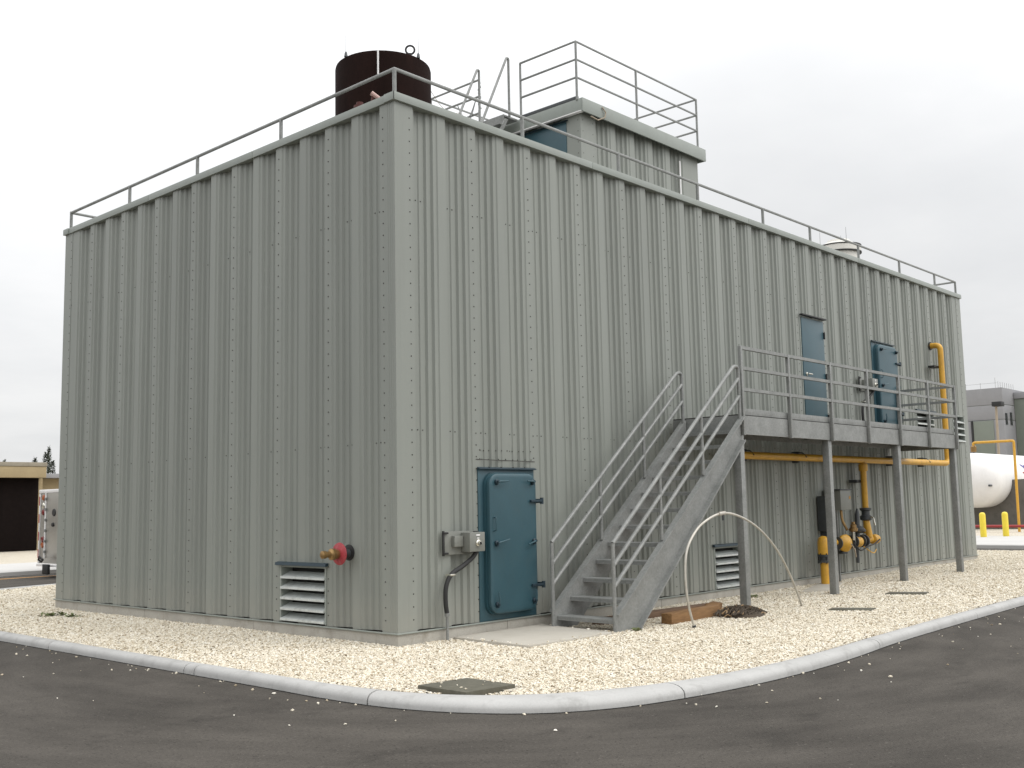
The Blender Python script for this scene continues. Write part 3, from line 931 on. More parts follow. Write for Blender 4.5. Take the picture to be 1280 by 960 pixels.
# ------------------------------------------------------------------ rooftop bulkhead
PX0, PX1, PY0, PY1, PZ = 5.21, 9.17, 1.0, 4.95, 8.745
pent = thing('roof_bulkhead', ((PX0 + PX1) / 2, 3, 6.88), 'small grey ribbed rooftop bulkhead with a railed flat top behind the roof edge', 'rooftop structure')
def pclad(L, holes, place):
    pr = profile(L, .42); b = MB(); vsx = []; fsx = []
    us = sorted(set([p[0] for p in pr] + [q for h in holes for q in h[:2]]))
    uu = [p[0] for p in pr]; dd_ = [p[1] for p in pr]
    for a, c in zip(us[:-1], us[1:]):
        mid = (a + c) / 2; o = len(vsx); da, dc = np.interp(a, uu, dd_), np.interp(c, uu, dd_)
        za, zb = 6.88, 8.6
        for h in holes:
            if h[0] < mid < h[1]: za = h[3]
        vsx += [place(a, da, za), place(c, dc, za), place(c, dc, zb), place(a, da, zb)]; fsx.append((o, o + 1, o + 2, o + 3))
    b.raw(vsx, fsx, M['wall'])
    for u in (.06, .34):
        z = 7.0
        while z < 8.5:
            b.raw([place(u + .01 * math.cos(k), -.003, z + .01 * math.sin(k)) for k in range(6)], [tuple(range(6))], M['screw']); z += .2
    return b.build('wall', pent, smooth=20)
qx0, qx1, qy0, qy1 = PX0 + .08, PX1 - .14, PY0 + .12, PY1 - .1
pclad(qx1 - qx0, [], lambda u, d, z: (qx0 + u, qy0 + d, z))
pclad(qy1 - qy0, [(.32, 1.62, 6.88, 8.43)], lambda u, d, z: (qx0 + d, qy0 + u, z))
pclad(qy1 - qy0, [], lambda u, d, z: (qx1 - d, qy0 + u, z))
pclad(qx1 - qx0, [], lambda u, d, z: (qx0 + u, qy1 - d, z))
b = MB()
b.box(PX0, PX1, PY0, PY0 + .03, 8.50, PZ, M['trim'], .006); b.box(PX0, PX1, PY1 - .03, PY1, 8.50, PZ, M['trim'], .006)
b.box(PX0, PX0 + .03, PY0 + .032, PY1 - .032, 8.52, PZ, M['trim'], .006); b.box(PX1 - .03, PX1, PY0 + .032, PY1 - .032, 8.50, PZ, M['trim'], .006)
b.build('fascia', pent)
b = MB(); b.box(PX0 - .02, PX0 + .06, PY0 + .03, PY1 - .05, 8.498, 8.516, M['white'], .003); b.build('white_edge_flashing', pent)
b = MB(); b.box(PX0 + .032, PX1 - .032, PY0 + .032, PY1 - .032, 8.62, 8.70, M['roof']); b.build('flat_roof', pent)
b = MB(); b.box(PX0 + .0, PX0 + .05, PY0 + .12, 2.46, PZ + .002, PZ + .06, M['darkgrey'], .004)
b.build('toe_board', pent)
b = MB(); b.box(qx0 - .012, qx0 + .03, qy0 + .32, qy0 + 1.62, 6.89, 8.43, M['blue'], .004)
b.prism([(qx0 - .08, 8.435), (qx0 - .012, 8.435), (qx0 - .012, 8.46)], 'y', qy0 + .28, qy0 + 1.66, M['blue_dark'])
b.build('door', pent)
b = MB(); b.box(8.35, 8.385, PY0 + .10, PY0 + .117, 7.1, 8.35, M['white']); b.build('sky_gap_strip', pent)  # white strip painted in for sky showing through a gap in the wall
b = MB(); b.tube([(5.75 + .06 * 0, .985, 8.70), (5.83, .97, 8.62), (5.80, .97, 8.52), (5.62, .985, 8.43), (5.42, .99, 8.45)], .012, M['pole_tan'], 6); b.build('cable', pent)
pr_ = MB()
g = .07; ax0, ax1, ay0, ay1 = PX0 + .0, PX1 - .1, PY0 + .12, PY1 - .1
for z in (9.80, 9.47, 9.14):
    pr_.tube([(ax0, 2.44, z), (ax0, ay0, z), (ax1, ay0, z), (ax1, ay1, z), (ax0, ay1, z), (ax0, 3.5, z)], .021, M['galv'], 8)
prail = pr_.build('railing', pent)
b = MB(); b.tube([(ax0, ay0, PZ - .02), (ax0, ay0, 9.80)], .022, M['galv'], 8); pp = b.build('post', prail)
for x, y in ((ax0, 2.44), (7.0, ay0), (ax1, ay0), (ax1, 2.9), (ax1, ay1), (7.0, ay1), (ax0, ay1), (ax0, 3.5)): copy_part(pp, prail, (x - ax0, y - ay0, 0))
# hanging chain on the guard post
ch = thing('safety_chain', (5.15, 3.48, 8.9), 'thin chain hanging from the guard rail post beside the roof ladder', 'chain')
b = MB()
for k in range(12):
    z = 9.7 - k * .07
    b.lathe([(.012, -.03), (.026, -.02), (.026, .02), (.012, .03)], M['galv'], (5.15 + .012 * math.sin(k * 2), 3.44, z), (0, (k % 2) * .4, 1), 8)
b.build('links', ch)
b = MB()
for s, dz in ((0, .33), (.06, .42)):
    pts = [(5.17, 3.55 + t * .5, 9.43 - dz * math.sin(PI * t)) for t in [i / 14 for i in range(15)]]
    b.tube(pts, .008, M['galv'], 6)
b.build('slack_loop', ch)
# ladder up to the bulkhead top
lad = thing('roof_ladder', (4.1, 2.8, 6.88), 'steep galvanised roof ladder with two tall A shaped handrails beside the bulkhead', 'ladder')
for y in (2.45, 3.2):
    b = MB()
    b.tube(fillet([(3.45, y, 6.9), (4.85, y, 9.80), (4.90, y, 9.80), (4.90, y, 8.7)], .03, 3), .023, M['galv'], 8); b.build('handrail', lad)
    b = MB(); b.prism([(3.80, 6.88), (3.88, 6.88), (4.9, 8.66), (4.82, 8.66)], 'y', y + .03, y + .05, M['galv']); b.build('stringer', lad)
for k in range(7):
    z = 7.1 + k * .24; x = 3.83 + (z - 6.88) * .575
    b = MB(); b.box(x - .09, x + .09, 2.501, 3.229, z - .012, z + .012, M['galv'], .003); b.build('tread', lad)
b = MB(); b.box(4.82, 5.18, 2.5, 3.22, 8.70, 8.735, M['galv'], .004); b.box(4.80, 4.815, 2.5, 3.22, 8.52, 8.735, M['galv']); b.build('landing', lad)

# ------------------------------------------------------------------ other roof things
tk = thing('roof_stack', (1.95, 2.5, 6.88), 'dark rusty brown round steel stack standing on the roof behind the near corner', 'stack')
b = MB(); b.lathe([(.76, 6.88), (.765, 6.95), (.766, 8.66), (.755, 8.70), (.735, 8.715), (.72, 8.66), (0.02, 8.66)], M['tank_brown'], (1.95, 2.49, 0), (0, 0, 1), 48); b.build('shell', tk)
import mathutils
def on_stack(ang, r=.77): return Vector((1.95 + r * math.cos(ang), 2.49 + r * math.sin(ang), 0))
to_cam = math.atan2(CAM.y - 2.49, CAM.x - 1.95)
q = on_stack(to_cam - .10, .80); b = MB(); b.tube([(q.x, q.y, 8.30), (q.x, q.y, 8.69)], .014, M['white'], 8); b.build('sky_slit_tube', tk)  # white tube added in place of a slit with bright sky behind
q = on_stack(to_cam + .62, .72)
b = MB(); b.tube([(q.x + .07 * math.cos(t) * .7, q.y - .07 * math.cos(t) * .7, 8.80 + .07 * math.sin(t)) for t in [i * 2 * PI / 16 for i in range(17)]], .016, M['black'], 8, caps=False)
b.tube([(q.x, q.y, 8.70), (q.x, q.y, 8.745)], .02, M['black'], 8); b.build('lifting_eye', tk)
for da in (-.88, .82, 2.4):
    q = on_stack(to_cam + da, .75); b = MB(); b.tube([(q.x, q.y, 8.7), (q.x, q.y, 9.06)], [.0045, .003], M['galv'], 6); b.lathe([(.03, 8.7), (.02, 8.77), (0, 8.8)], M['darkgrey'], (q.x, q.y, 0), (0, 0, 1), 8); b.build('lightning_rod', tk)
wr = MB(); wr.tube([(2.49, 1.95, 8.35), (2.9, 2.2, 8.33), (3.5, 2.6, 8.42), (4.5, 3.3, 8.9), (5.2, 3.75, 9.62)], .004, M['pole_tan'], 5)
tag(wr.build('cable'), 'thin sagging cable between the brown stack and the roof guard rail', 'cable')
M['old_red'] = paint('weathered_red_fitting', (.075, .016, .013), .7, 0, .3, 20, bmp=.05, dirt=(.12, .05, .035), dirt_amt=.5)
mon = thing('roof_monitor', (.62, 1.2, 6.88), 'weathered red fitting with pale pink nozzle on the roof before the brown stack', 'pipe fitting')
b = MB(); b.tube([(.50, 1.31, 6.88), (.50, 1.31, 7.36)], .05, M['old_red'], 12); b.lathe([(.085, 7.34), (.085, 7.38), (.05, 7.39), (.05, 7.43), (0, 7.44)], M['old_red'], (.5, 1.31, 0), (0, 0, 1), 16); b.build('riser', mon)
b = MB(); b.tube(fillet([(.5, 1.31, 7.2), (.56, 1.24, 7.30), (.64, 1.14, 7.38)], .04, 4), .03, M['brass'], 10); b.build('elbow', mon)
b = MB(); b.tube([(.60, 1.17, 7.56), (.74, 1.04, 7.42)], [.036, .026], paint('pink_nozzle', (.42, .27, .24), .4, 0, .1, 9, bmp=0), 10); b.tube([(.58, 1.2, 7.2), (.62, 1.16, 7.54)], .018, M['old_red'], 8); b.build('nozzle', mon)

fan = thing('roof_fan', (16.48, 1.7, 6.88), 'squat white round roof ventilator with dark bands near the far end of the roof', 'ventilator')
FX, FY = 16.48, 1.68
b = MB(); b.lathe([(.48, 6.88), (.48, 7.9), (.54, 7.91), (.54, 8.09), (.5, 8.1), (.36, 8.18), (.30, 8.19), (.28, 8.25), (0, 8.27)], M['fan'], (FX, FY, 0), (0, 0, 1), 40); b.build('housing', fan)
for z in (8.085, 7.91):
    b = MB(); b.lathe([(.535, z - .014), (.553, z - .014), (.553, z + .014), (.535, z + .014)], M['black'], (FX, FY, 0), (0, 0, 1), 40); b.build('band', fan)
for a in (0.3, 2.2, 4.0):
    b = MB(); b.tube([(FX + .46 * math.cos(a), FY + .46 * math.sin(a), 8.09), (FX + .46 * math.cos(a), FY + .46 * math.sin(a), 8.5)], [.007, .004], M['galv'], 6); b.build('lightning_rod', fan)

# ------------------------------------------------------------------ platform
plat = thing('steel_platform', (10.6, -.75, 0), 'galvanised steel platform on four legs along the wall under the two upper doors', 'platform')
XA, XB, YF, DK = 5.98, 15.15, -1.40, 3.04
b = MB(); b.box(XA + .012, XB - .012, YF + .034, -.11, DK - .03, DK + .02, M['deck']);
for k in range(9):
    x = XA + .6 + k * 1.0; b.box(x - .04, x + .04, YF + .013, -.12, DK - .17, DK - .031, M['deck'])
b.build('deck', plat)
b = MB()
b.prism([(YF + .08, DK - .30), (YF, DK - .30), (YF, DK), (YF + .08, DK), (YF + .08, DK - .012), (YF + .011, DK - .012), (YF + .011, DK - .288), (YF + .08, DK - .288)], 'x', XA, XB, M['galv'])
b.build('edge_beam', plat)
b = MB(); b.box(XB - .011, XB, YF + .085, -.11, DK - .30, DK, M['galv'], .003); b.build('edge_beam', plat)
b = MB(); b.box(XA, XA + .011, YF + .085, -.11, DK - .22, DK, M['galv'], .003); b.build('edge_beam', plat)
b = MB(); b.box(XA + .02, XB - .02, -.125, -.113, DK - .25, DK - .031, M['galv'], .003); b.build('wall_beam', plat)
LEGX = (5.93, 8.98, 12.02, 15.06)
b = MB(); s = .062
x = LEGX[0] + .07
b.box(x - s, x + s, YF + .015, YF + .015 + 2 * s, -.1, DK - .302, M['galv'], .008); b.box(x - .1, x + .1, YF - .02, YF + .2, -.03, .0, M['galv'], .003)
leg = b.build('leg', plat)
for q in LEGX[1:]: copy_part(leg, plat, (q - LEGX[0], 0, 0))
b = MB(); b.box(XA + .03, XB - .02, YF + .018, YF + .026, DK + .014, DK + .115, M['galv'], .002); b.build('toe_board', plat)
for z in (4.12, 3.79, 3.45):
    b = MB(); b.tube([(XA, YF - .03, z), (XB, YF - .03, z), (XB, -.16, z)], .026, M['galv'], 4, sq=True); b.build('rail', plat)
b = MB(); b.box(XA - .028, XA + .028, YF - .060, YF - .004, DK - .32, 4.145, M['galv'], .006); pst = b.build('post', plat)
for x in (7.53, 9.08, 10.62, 12.1, 13.6, XB): copy_part(pst, plat, (x - XA, 0, .14 * 0))
b = MB(); b.box(XB - .024, XB + .024, -.184, -.136, DK - .1, 4.14, M['galv'], .005); b.build('end_post', plat)

# ------------------------------------------------------------------ stairs
st = thing('metal_stairs', (4.2, -.9, 0), 'galvanised open riser steel stairs with pipe handrails leading up to the platform', 'stairs')
SLP = .807; TX0, TX1 = 2.50, 5.93
def top_z(x): return .25 + (x - 2.5) * SLP
for y0, y1 in ((-1.41, -1.398), (-.402, -.390)):
    b = MB()
    poly = [(2.5, 0.0), (2.98, 0.0), (TX1, top_z(TX1) - .40), (TX1, top_z(TX1)), (2.5, .25)]
    b.prism(poly, 'y', y0, y1, M['galv'])
    out_y = (y0 - .085, y0) if y0 < -1 else (y1, y1 + .085)
    for off in (0, -.385):
        P = [(2.5 if off == 0 else 2.98, (.25 if off == 0 else 0.0)), (TX1, top_z(TX1) + (0 if off == 0 else -.4))]
        b.prism([P[0], P[1], (P[1][0], P[1][1] + (-.03 if off == 0 else .03)), (P[0][0] + .001, P[0][1] + (-.03 if off == 0 else .03))], 'y', out_y[0], out_y[1], M['galv'])
    b.build('stringer', st)
tz = [.17 + .2392 * k for k in range(12)]
t0 = None
for k, z in enumerate(tz):
    x = 2.60 + (z - .20) / SLP
    if t0 is None:
        b = MB(); b.box(x - .02, x + .24, -1.396, -.404, z - .03, z, M['galv'], .004); b.box(x - .02, x - .014, -1.396, -.404, z - .055, z - .031, M['galv']); t0 = b.build('tread', st); tx = x
    else:
        copy_part(t0, st, (x - tx, 0, z - tz[0]))
b = MB(); b.box(XA - .016, XA - .002, -1.39, -.12, DK - .24, DK, M['galv'], .002); b.build('top_riser', st)
for yy in (-1.43, -.37):
    top = 5.89
    h0 = 1.17
    b = MB()
    zz_ = lambda x, d: h0 - d + (x - 2.5) * SLP
    b.tube(fillet([(2.5, yy, h0), (5.76, yy, zz_(5.76, 0)), (top, yy, 3.80), (top, yy, 3.4)], .14, 8), .029, M['galv'], 10)
    for d in (.29, .57):
        b.tube([(2.5, yy, h0 - d), (top, yy, zz_(top, d))], .028, M['galv'], 10)
    hr = b.build('handrail', st)
    for x, z0_, z1_ in ((2.5, .02 if yy < -1 else .0, h0), (3.63, top_z(3.63) + .005, zz_(3.63, 0)), (4.76, top_z(4.76) + .005, zz_(4.76, 0)), (top, top_z(top) - .1, 3.5)):
        b = MB(); b.tube([(x, yy, z0_), (x, yy, z1_)], .027, M['galv'], 10); b.build('post', hr)

# ------------------------------------------------------------------ control boxes beside the watertight doors
def control_box(x, z, loc, label):
    t = thing('control_box', loc, label, 'electrical box', 'control boxes beside watertight doors')
    b = MB(); b.box(x - .28, x + .34, -.03, -.018, z - .15, z + .15, M['chrome'] if False else M['boxgrey'], .003)
    b.box(x - .30, x - .27, -.05, -.031, z - .16, z + .16, M['black'], .002)
    for sx_ in (-.25, .31):
        for sz_ in (-.13, .13): b.box(x + sx_ - .04, x + sx_ + .04, -.06, -.031, z + sz_ - .012, z + sz_ + .012, M['black'], .003)
    b.build('back_plate', t)
    b = MB(); b.box(x - .13, x + .03, -.09, -.031, z - .05, z + .09, M['boxgrey'], .006); b.build('small_box', t)
    b = MB(); b.box(x + .02 + .02, x + .32, -.20, -.031, z - .12, z + .13, M['boxgrey'], .008); bx_ = b.build('enclosure', t)
    b = MB(); b.lathe([(.045, 0), (.045, .012), (.03, .02), (.03, .045), (0, .048)], M['chrome'], (x + .19, -.20, z - .01), (0, -1, 0), 18)
    b.box(x + .182, x + .198, -.262, -.2485, z - .03, z + .01, M['black'], .002); b.build('switch', bx_)
    b = MB(); b.box(x + .155, x + .225, -.2045, -.2005, z + .085, z + .103, M['white']); b.box(x + .17, x + .21, -.2045, -.2005, z + .047, z + .06, M['white']); b.build('name_plate', bx_)
    b = MB()
    b.tube(catmull([(x + .22, -.14, z - .12), (x + .16, -.12, z - .20), (x - .0, -.10, z - .30), (x - .20, -.09, z - .40), (x - .29, -.085, z - .55), (x - .30, -.085, z - .75), (x - .275, -.085, z - .90)], 6), .030, M['black'], 10)
    b.build('hose', t)
    b = MB(); b.tube([(x - .275, -.085, z - .88), (x - .275, -.085, z - 1.22)], .019, M['galv'], 8); b.lathe([(.035, 0), (.035, .04), (.02, .05)], M['galv'], (x - .275, -.085, z - .92), (0, 0, 1), 10); b.build('conduit', t)
    b = MB(); b.box(x - .245, x - .155, -.125, -.03, z - .415, z - .39, M['chrome'], .003); b.build('clamp', t)
    return t
cb = control_box(1.03, 1.225, (1.0, -.05, 1.0), 'grey switch box with thick black hose left of the ground level blue watertight door')
copy_thing(cb, (1.0 + 12.66, -.05, 1.0 + 2.97), 'grey switch box with black hose beside the upper blue watertight door on the platform')

# ------------------------------------------------------------------ red fire connection in the left wall
fc = thing('pipe_outlet', (-.2, .94, 1.1), 'red disc and brass nozzle on a pipe stub sticking out of the left wall', 'pipe outlet')
b = MB(); b.tube([(.08, .94, 1.12), (-.16, .94, 1.12)], .055, M['darkgrey'], 16); b.build('pipe_stub', fc)
b = MB(); b.lathe([(.075, 0), (.105, .004), (.105, .012), (.075, .02)], M['black'], (-.0005, .94, 1.13), (-1, 0, 0), 20); b.build('wall_collar', fc)
b = MB(); b.lathe([(.06, 0), (.135, .0), (.145, .012), (.14, .026), (.09, .04), (.06, .045)], M['red'], (-.15, .94, 1.12), (-1, 0, 0), 32); b.build('disc', fc)
b = MB(); b.lathe([(.058, .0), (.06, .05), (.075, .06), (.075, .11), (.05, .12), (.04, .13), (.04, .19), (.05, .20), (.05, .25), (.03, .26), (0, .26)], M['brass'], (-.19, .94, 1.12), (-1, 0, 0), 12)
b.build('nozzle', fc)

# ------------------------------------------------------------------ gas piping
gp = thing('gas_pipe', (12, -.25, 0), 'long yellow gas pipe along the wall under the platform with a tall riser', 'pipe')
PYY = -.25
b = MB(); b.tube(fillet([(7.25, PYY, 2.50), (17.72, PYY, 2.50), (17.72, PYY, 5.45), (17.72, .02, 5.45)], .16, 8), .070, M['yellow'], 14)
b.lathe([(.105, 0), (.105, .02), (.08, .02)], M['black'], (17.72, -.004, 5.45), (0, -1, 0), 18)
b.build('pipe', gp)
b = MB(); b.tube([(12.88, PYY, 2.50), (12.88, PYY, .95)], .064, M['yellow'], 14); b.lathe([(.078, 0), (.095, .02), (.095, .14), (.078, .16)], M['yellow'], (12.88, PYY, 2.26), (0, 0, 1), 14); b.build('drop_pipe', gp)
for x in (8.2, 10.2, 14.6, 16.4):
    b = MB(); b.box(x - .03, x + .03, PYY + .08, -.03, 2.40, 2.62, M['darkgrey'], .003); b.tube([(x, PYY - .085, 2.5), (x, PYY, 2.59), (x, PYY + .1, 2.6)], .012, M['darkgrey'], 6); b.build('bracket', gp)
for z in (4.9,):
    b = MB(); b.box(17.42, 17.76, PYY + .06, -.03, z - .025, z + .025, M['black'], .003); b.build('bracket', gp)
for z in (2.05, .99):
    b = MB(); b.box(12.68, 13.08, PYY + .06, -.01, z - .03, z + .03, M['darkgrey'], .003); b.build('bracket', gp)
gv_ = thing('gas_valve_train', (11.8, -.4, 0), 'cluttered yellow and black gas valve train under the platform behind its second leg', 'valve assembly')
GZ = .80; gy = -.33
b = MB(); b.tube([(10.72, gy, -.1), (10.72, gy, .62)], .082, M['yellow'], 16); b.lathe([(.082, .6), (.115, .62), (.12, .72), (.12, .86), (.10, .93), (.05, .965), (0, .975)], M['yellow'], (10.72, gy, 0), (0, 0, 1), 18)
b.build('standpipe', gv_)
b = MB(); b.lathe([(.13, .46), (.13, .50), (.10, .51), (.10, .57), (.13, .58), (.13, .61)], M['darkgrey'], (10.72, gy, 0), (0, 0, 1), 18)
for k in range(6): b.tube([(10.72 + .112 * math.cos(k), gy + .112 * math.sin(k), .44), (10.72 + .112 * math.cos(k), gy + .112 * math.sin(k), .64)], .012, M['black'], 6)
b.build('flange', gv_)
b = MB(); b.tube([(10.72, gy, GZ + .03), (13.12, gy + .06, GZ + .02)], .062, M['yellow'], 14)
b.lathe([(.062, 0), (.10, .02), (.105, .16), (.09, .24), (.04, .28), (0, .285)], M['yellow'], (13.05, gy + .05, GZ + .02), (1, 0, 0), 16)
b.build('pipe_run', gv_)
b = MB(); b.lathe([(.09, 0), (.17, .01), (.175, .06), (.15, .09), (.08, .13), (.05, .15), (0, .155)], M['yellow'], (11.55, gy - .02, GZ), (-.35, -1, 0), 24)
b.lathe([(.05, 0), (.05, .2), (.09, .22), (.09, .26), (0, .27)], M['darkgrey'], (11.55, gy, GZ + .05), (0, 0, -1), 14)
b.tube(catmull([(11.55, gy - .16, GZ + .02), (11.6, gy - .22, GZ - .12), (11.7, gy - .2, GZ - .28), (11.8, gy - .14, GZ - .12)], 5), .012, M['pole_tan'], 6)
b.build('round_valve_body', gv_)
b = MB()
for x in (11.28, 11.86, 12.02, 12.36, 12.52): b.lathe([(.062, 0), (.13, 0), (.13, .03), (.062, .03)], M['darkgrey'], (x, gy, GZ + .01), (1, 0, 0), 18)
b.build('flange', gv_)
b = MB(); b.lathe([(.06, -.14), (.11, -.1), (.12, 0), (.11, .1), (.06, .14)], M['yellow'], (12.2, gy, GZ), (1, 0, 0), 18)
b.lathe([(.05, 0), (.05, .12), (.16, .15), (.17, .19), (.12, .24), (.05, .28), (.05, .5), (.02, .62), (0, .62)], M['darkgrey'], (12.2, gy - .02, GZ + .06), (.1, 0, 1), 20)
b.build('regulator', gv_)
b = MB(); b.tube(catmull([(11.75, gy - .12, GZ + .02), (12.0, gy - .16, GZ - .16), (12.4, gy - .14, GZ - .10), (12.75, gy - .13, GZ - .06), (13.1, gy - .1, GZ + .02)], 5), .016, M['black'], 6)
b.tube(catmull([(12.3, gy - .1, GZ - .1), (12.6, gy - .16, GZ - .24), (12.9, gy - .1, GZ - .18)], 5), .012, M['yellow'], 6)
b.tube([(12.1, gy - .05, GZ - .1), (12.1, gy - .05, GZ - .42)], .035, M['darkgrey'], 8)
b.build('sensing_line', gv_)
b = MB(); b.lathe([(.09, 0), (.12, .02), (.12, .09), (.085, .12), (.085, .2), (.12, .22), (.12, .26), (.07, .27)], M['darkgrey'], (12.88, PYY, 1.22), (0, 0, 1), 16)
b.tube([(12.84, PYY - .08, 1.3), (12.84, PYY - .18, 1.28), (12.86, PYY - .2, 1.12)], .018, M['chrome'], 6); b.build('shutoff_valve', gv_)
b = MB(); b.tube([(12.88, PYY, 1.22), (12.88, PYY - .06, .86)], .07, M['yellow'], 14); b.build('lower_drop', gv_)
b = MB(); b.lathe([(.05, 0), (.085, .02), (.085, .07), (.06, .09), (.06, .14), (.035, .16), (.035, .2)], M['brass'], (11.78, gy - .14, 1.02), (0, 0, 1), 14); b.tube([(11.78, gy - .14, .85), (11.78, gy - .14, 1.03)], .03, M['chrome'], 8); b.build('brass_gauge', gv_)
eb = thing('meter_box', (11.75, -.2, .0), 'dark grey meter box mounted on the wall above the gas valve train', 'electrical box')
b = MB(); b.box(11.55, 12.02, -.34, -.02, 1.46, 1.86, M['boxgrey'], .01); b.box(11.50, 12.06, -.36, -.02, 1.862, 1.885, M['darkgrey'], .003); b.build('enclosure', eb)
b = MB(); b.box(11.15, 11.52, -.2, -.02, 1.05, 1.75, M['darkgrey'], .01); b.box(11.25, 11.45, -.21, -.02, .15, 1.04, M['darkgrey'], .01); b.build('dark_side_box', eb)
b = MB(); b.box(11.93, 11.99, -.3445, -.3405, 1.68, 1.74, M['orange']); b.build('tag', eb)
b = MB(); b.tube(catmull([(11.72, -.25, 1.46), (11.70, -.28, 1.25), (11.74, -.36, 1.05)], 5), .028, M['brass'], 8); b.tube([(11.63, -.2, 1.46), (11.63, -.2, -.05)], .022, M['galv'], 8); b.tube([(11.5, -.2, .7), (11.48, -.2, -.05)], .03, M['black'], 8); b.build('conduit', eb)

# ------------------------------------------------------------------ things lying on the gravel
arc_px = [(3.63, -1.93, -.06), (3.50, -1.92, .30), (3.46, -1.91, .66), (3.52, -1.9, 1.0), (3.70, -1.9, 1.23), (3.99, -1.9, 1.405), (4.47, -1.89, 1.52), (4.97, -1.88, 1.47), (5.53, -1.88, 1.27), (6.10, -1.86, .915), (6.56, -1.84, .44), (6.9, -1.83, -.06)]
hp = thing('bent_conduit', (5.1, -1.9, 0), 'pale flexible conduit bent into an arch with both ends stuck in the gravel', 'conduit')
b = MB(); b.tube(catmull(arc_px, 8), .0165, M['conduit'], 10); b.build('tube', hp)
b = MB(); b.tube([(4.40, -1.89, 1.512), (4.56, -1.89, 1.524)], .03, M['conduit'], 10); b.tube([(4.5, -1.90, 1.50), (4.5, -1.90, 1.42)], .016, M['darkgrey'], 8); b.build('coupling', hp)
for pt, q in ((arc_px[0], arc_px[1]), (arc_px[-1], arc_px[-2])):
    v0, v1 = Vector(pt), Vector(q); d = (v1 - v0).normalized()
    b = MB(); b.tube([v0 + d * .02, v0 + d * .10], .026, M['darkgrey'], 10); b.build('end_sleeve', hp)
def beam(name, p0, p1, w_, h_, m, label, cat, roll=0, z=0):
    p0, p1 = Vector((*p0, z)), Vector((*p1, z)); d = p1 - p0; L = d.length
    mt = Matrix.Translation(p0) @ Matrix.Rotation(math.atan2(d.y, d.x), 4, 'Z') @ Matrix.Rotation(roll, 4, 'X')
    b = MB(); b.box(0, L, -w_ / 2, w_ / 2, 0, h_, m, .008, mt)
    return tag(b.build(name), label, cat)
beam('timber_beam', (3.72, -1.40), (5.15, -1.30), .17, .15, M['wood'], 'brown square timber lying on the gravel under the arched conduit', 'timber')
beam('timber_plank', (3.15, -.62), (5.9, -.78), .20, .09, M['wood_red'], 'weathered reddish plank lying on the gravel behind the stair foot', 'timber')
beam('wood_block', (5.25, -1.12), (5.75, -.95), .16, .13, M['wood'], 'short brown wood block on the gravel next to the first platform leg', 'timber', .15)
beam('wood_wedge', (4.98, -1.52), (5.32, -1.38), .12, .05, M['wood_pale'], 'small pale splintered wood piece between timber and dark matted debris', 'timber', -.2, .0)
deb = MB()
for k in range(260):
    a = random.uniform(0, 2 * PI); r = .42 * math.sqrt(random.random()); x = 5.32 + r * 1.15 * math.cos(a); y = -1.60 + r * .8 * math.sin(a)
    h_ = .11 * max(0, 1 - (r / .45) ** 2) + .015
    an = random.uniform(-.5, .5); L = random.uniform(.04, .11)
    deb.tube([(x - L * math.cos(an), y - L * math.sin(an), h_ * .75), (x, y, h_ + .02), (x + L * math.cos(an), y + L * math.sin(an), h_ * .6)], random.uniform(.004, .010), M['bark'] if k % 11 else M['wood_pale'], 5)
deb.lathe([(.40, -.03), (.36, .03), (.24, .075), (0, .09)], M['bark'], (5.32, -1.6, 0), (0, 0, 1), 18)
tag(deb.build('debris_pile'), 'low dark brown mat of fibrous debris at the foot of the first platform leg', 'debris')

def slab(name, poly, z0, z1, m, label, cat, group=None, bev=.008):
    b = MB(); b.prism(poly, 'z', z0, z1, m, bev); return tag(b.build(name), label, cat, group)
slab('concrete_pad', PAD, -.1, .035, M['pad'], 'pale concrete pad in front of the ground level blue door', 'slab')
slab('utility_cover', COVER, -.05, .036, M['olive'], 'large dark olive square utility cover in the gravel near the kerb corner', 'utility cover')
slab('utility_cover', SMALL, -.05, .042, M['olive'], 'small dark utility cover in the gravel in front of the third platform leg', 'utility cover')
slab('utility_cover', SMALL2, -.05, .036, M['olive'], 'small dark utility cover in the gravel nearest the kerb right of the arched conduit', 'utility cover')
slab('splash_slab', SPLASH, -.05, .05, M['pad'], 'thin tan slab on the gravel at the foot of the yellow gas standpipe', 'slab')
def weed(loc, r, n, label):
    b = MB()
    for k in range(n):
        a = random.uniform(0, 2 * PI); q = random.uniform(0, r); L = random.uniform(.03, .085) * (1 + r)
        x, y = loc[0] + q * math.cos(a), loc[1] + q * math.sin(a); a2 = random.uniform(0, 2 * PI); w_ = L * .28; up = random.uniform(.15, .8) * L
        c, s_ = math.cos(a2), math.sin(a2)
        z = .0
        b.raw([(x, y, z), (x + c * L * .5 - s_ * w_, y + s_ * L * .5 + c * w_, z + up * .8), (x + c * L, y + s_ * L, z + up), (x + c * L * .5 + s_ * w_, y + s_ * L * .5 - c * w_, z + up * .8)], [(0, 1, 2, 3)], M['weed'])
    t = thing('weed', (loc[0], loc[1], 0), label, 'weed'); b.build('leaves', t, smooth=0)
    b = MB()
    for k in range(5):
        a = random.uniform(0, 2 * PI); b.tube([(loc[0], loc[1], 0), (loc[0] + r * .6 * math.cos(a), loc[1] + r * .6 * math.sin(a), .05)], .004, M['weed'], 4)
    b.build('stem', t)
weed((-.72, 7.95), .21, 60, 'small green weed in the gravel by the far end of the left wall')
weed((-.62, 7.45), .12, 34, 'small green weed in the gravel, nearer of the two by the left wall')
weed((2.85, -1.52), .06, 22, 'tiny green weed growing at the foot of the stair stringer')
weed((7.9, -.35), .14, 40, 'tiny green weed against the concrete plinth under the platform')

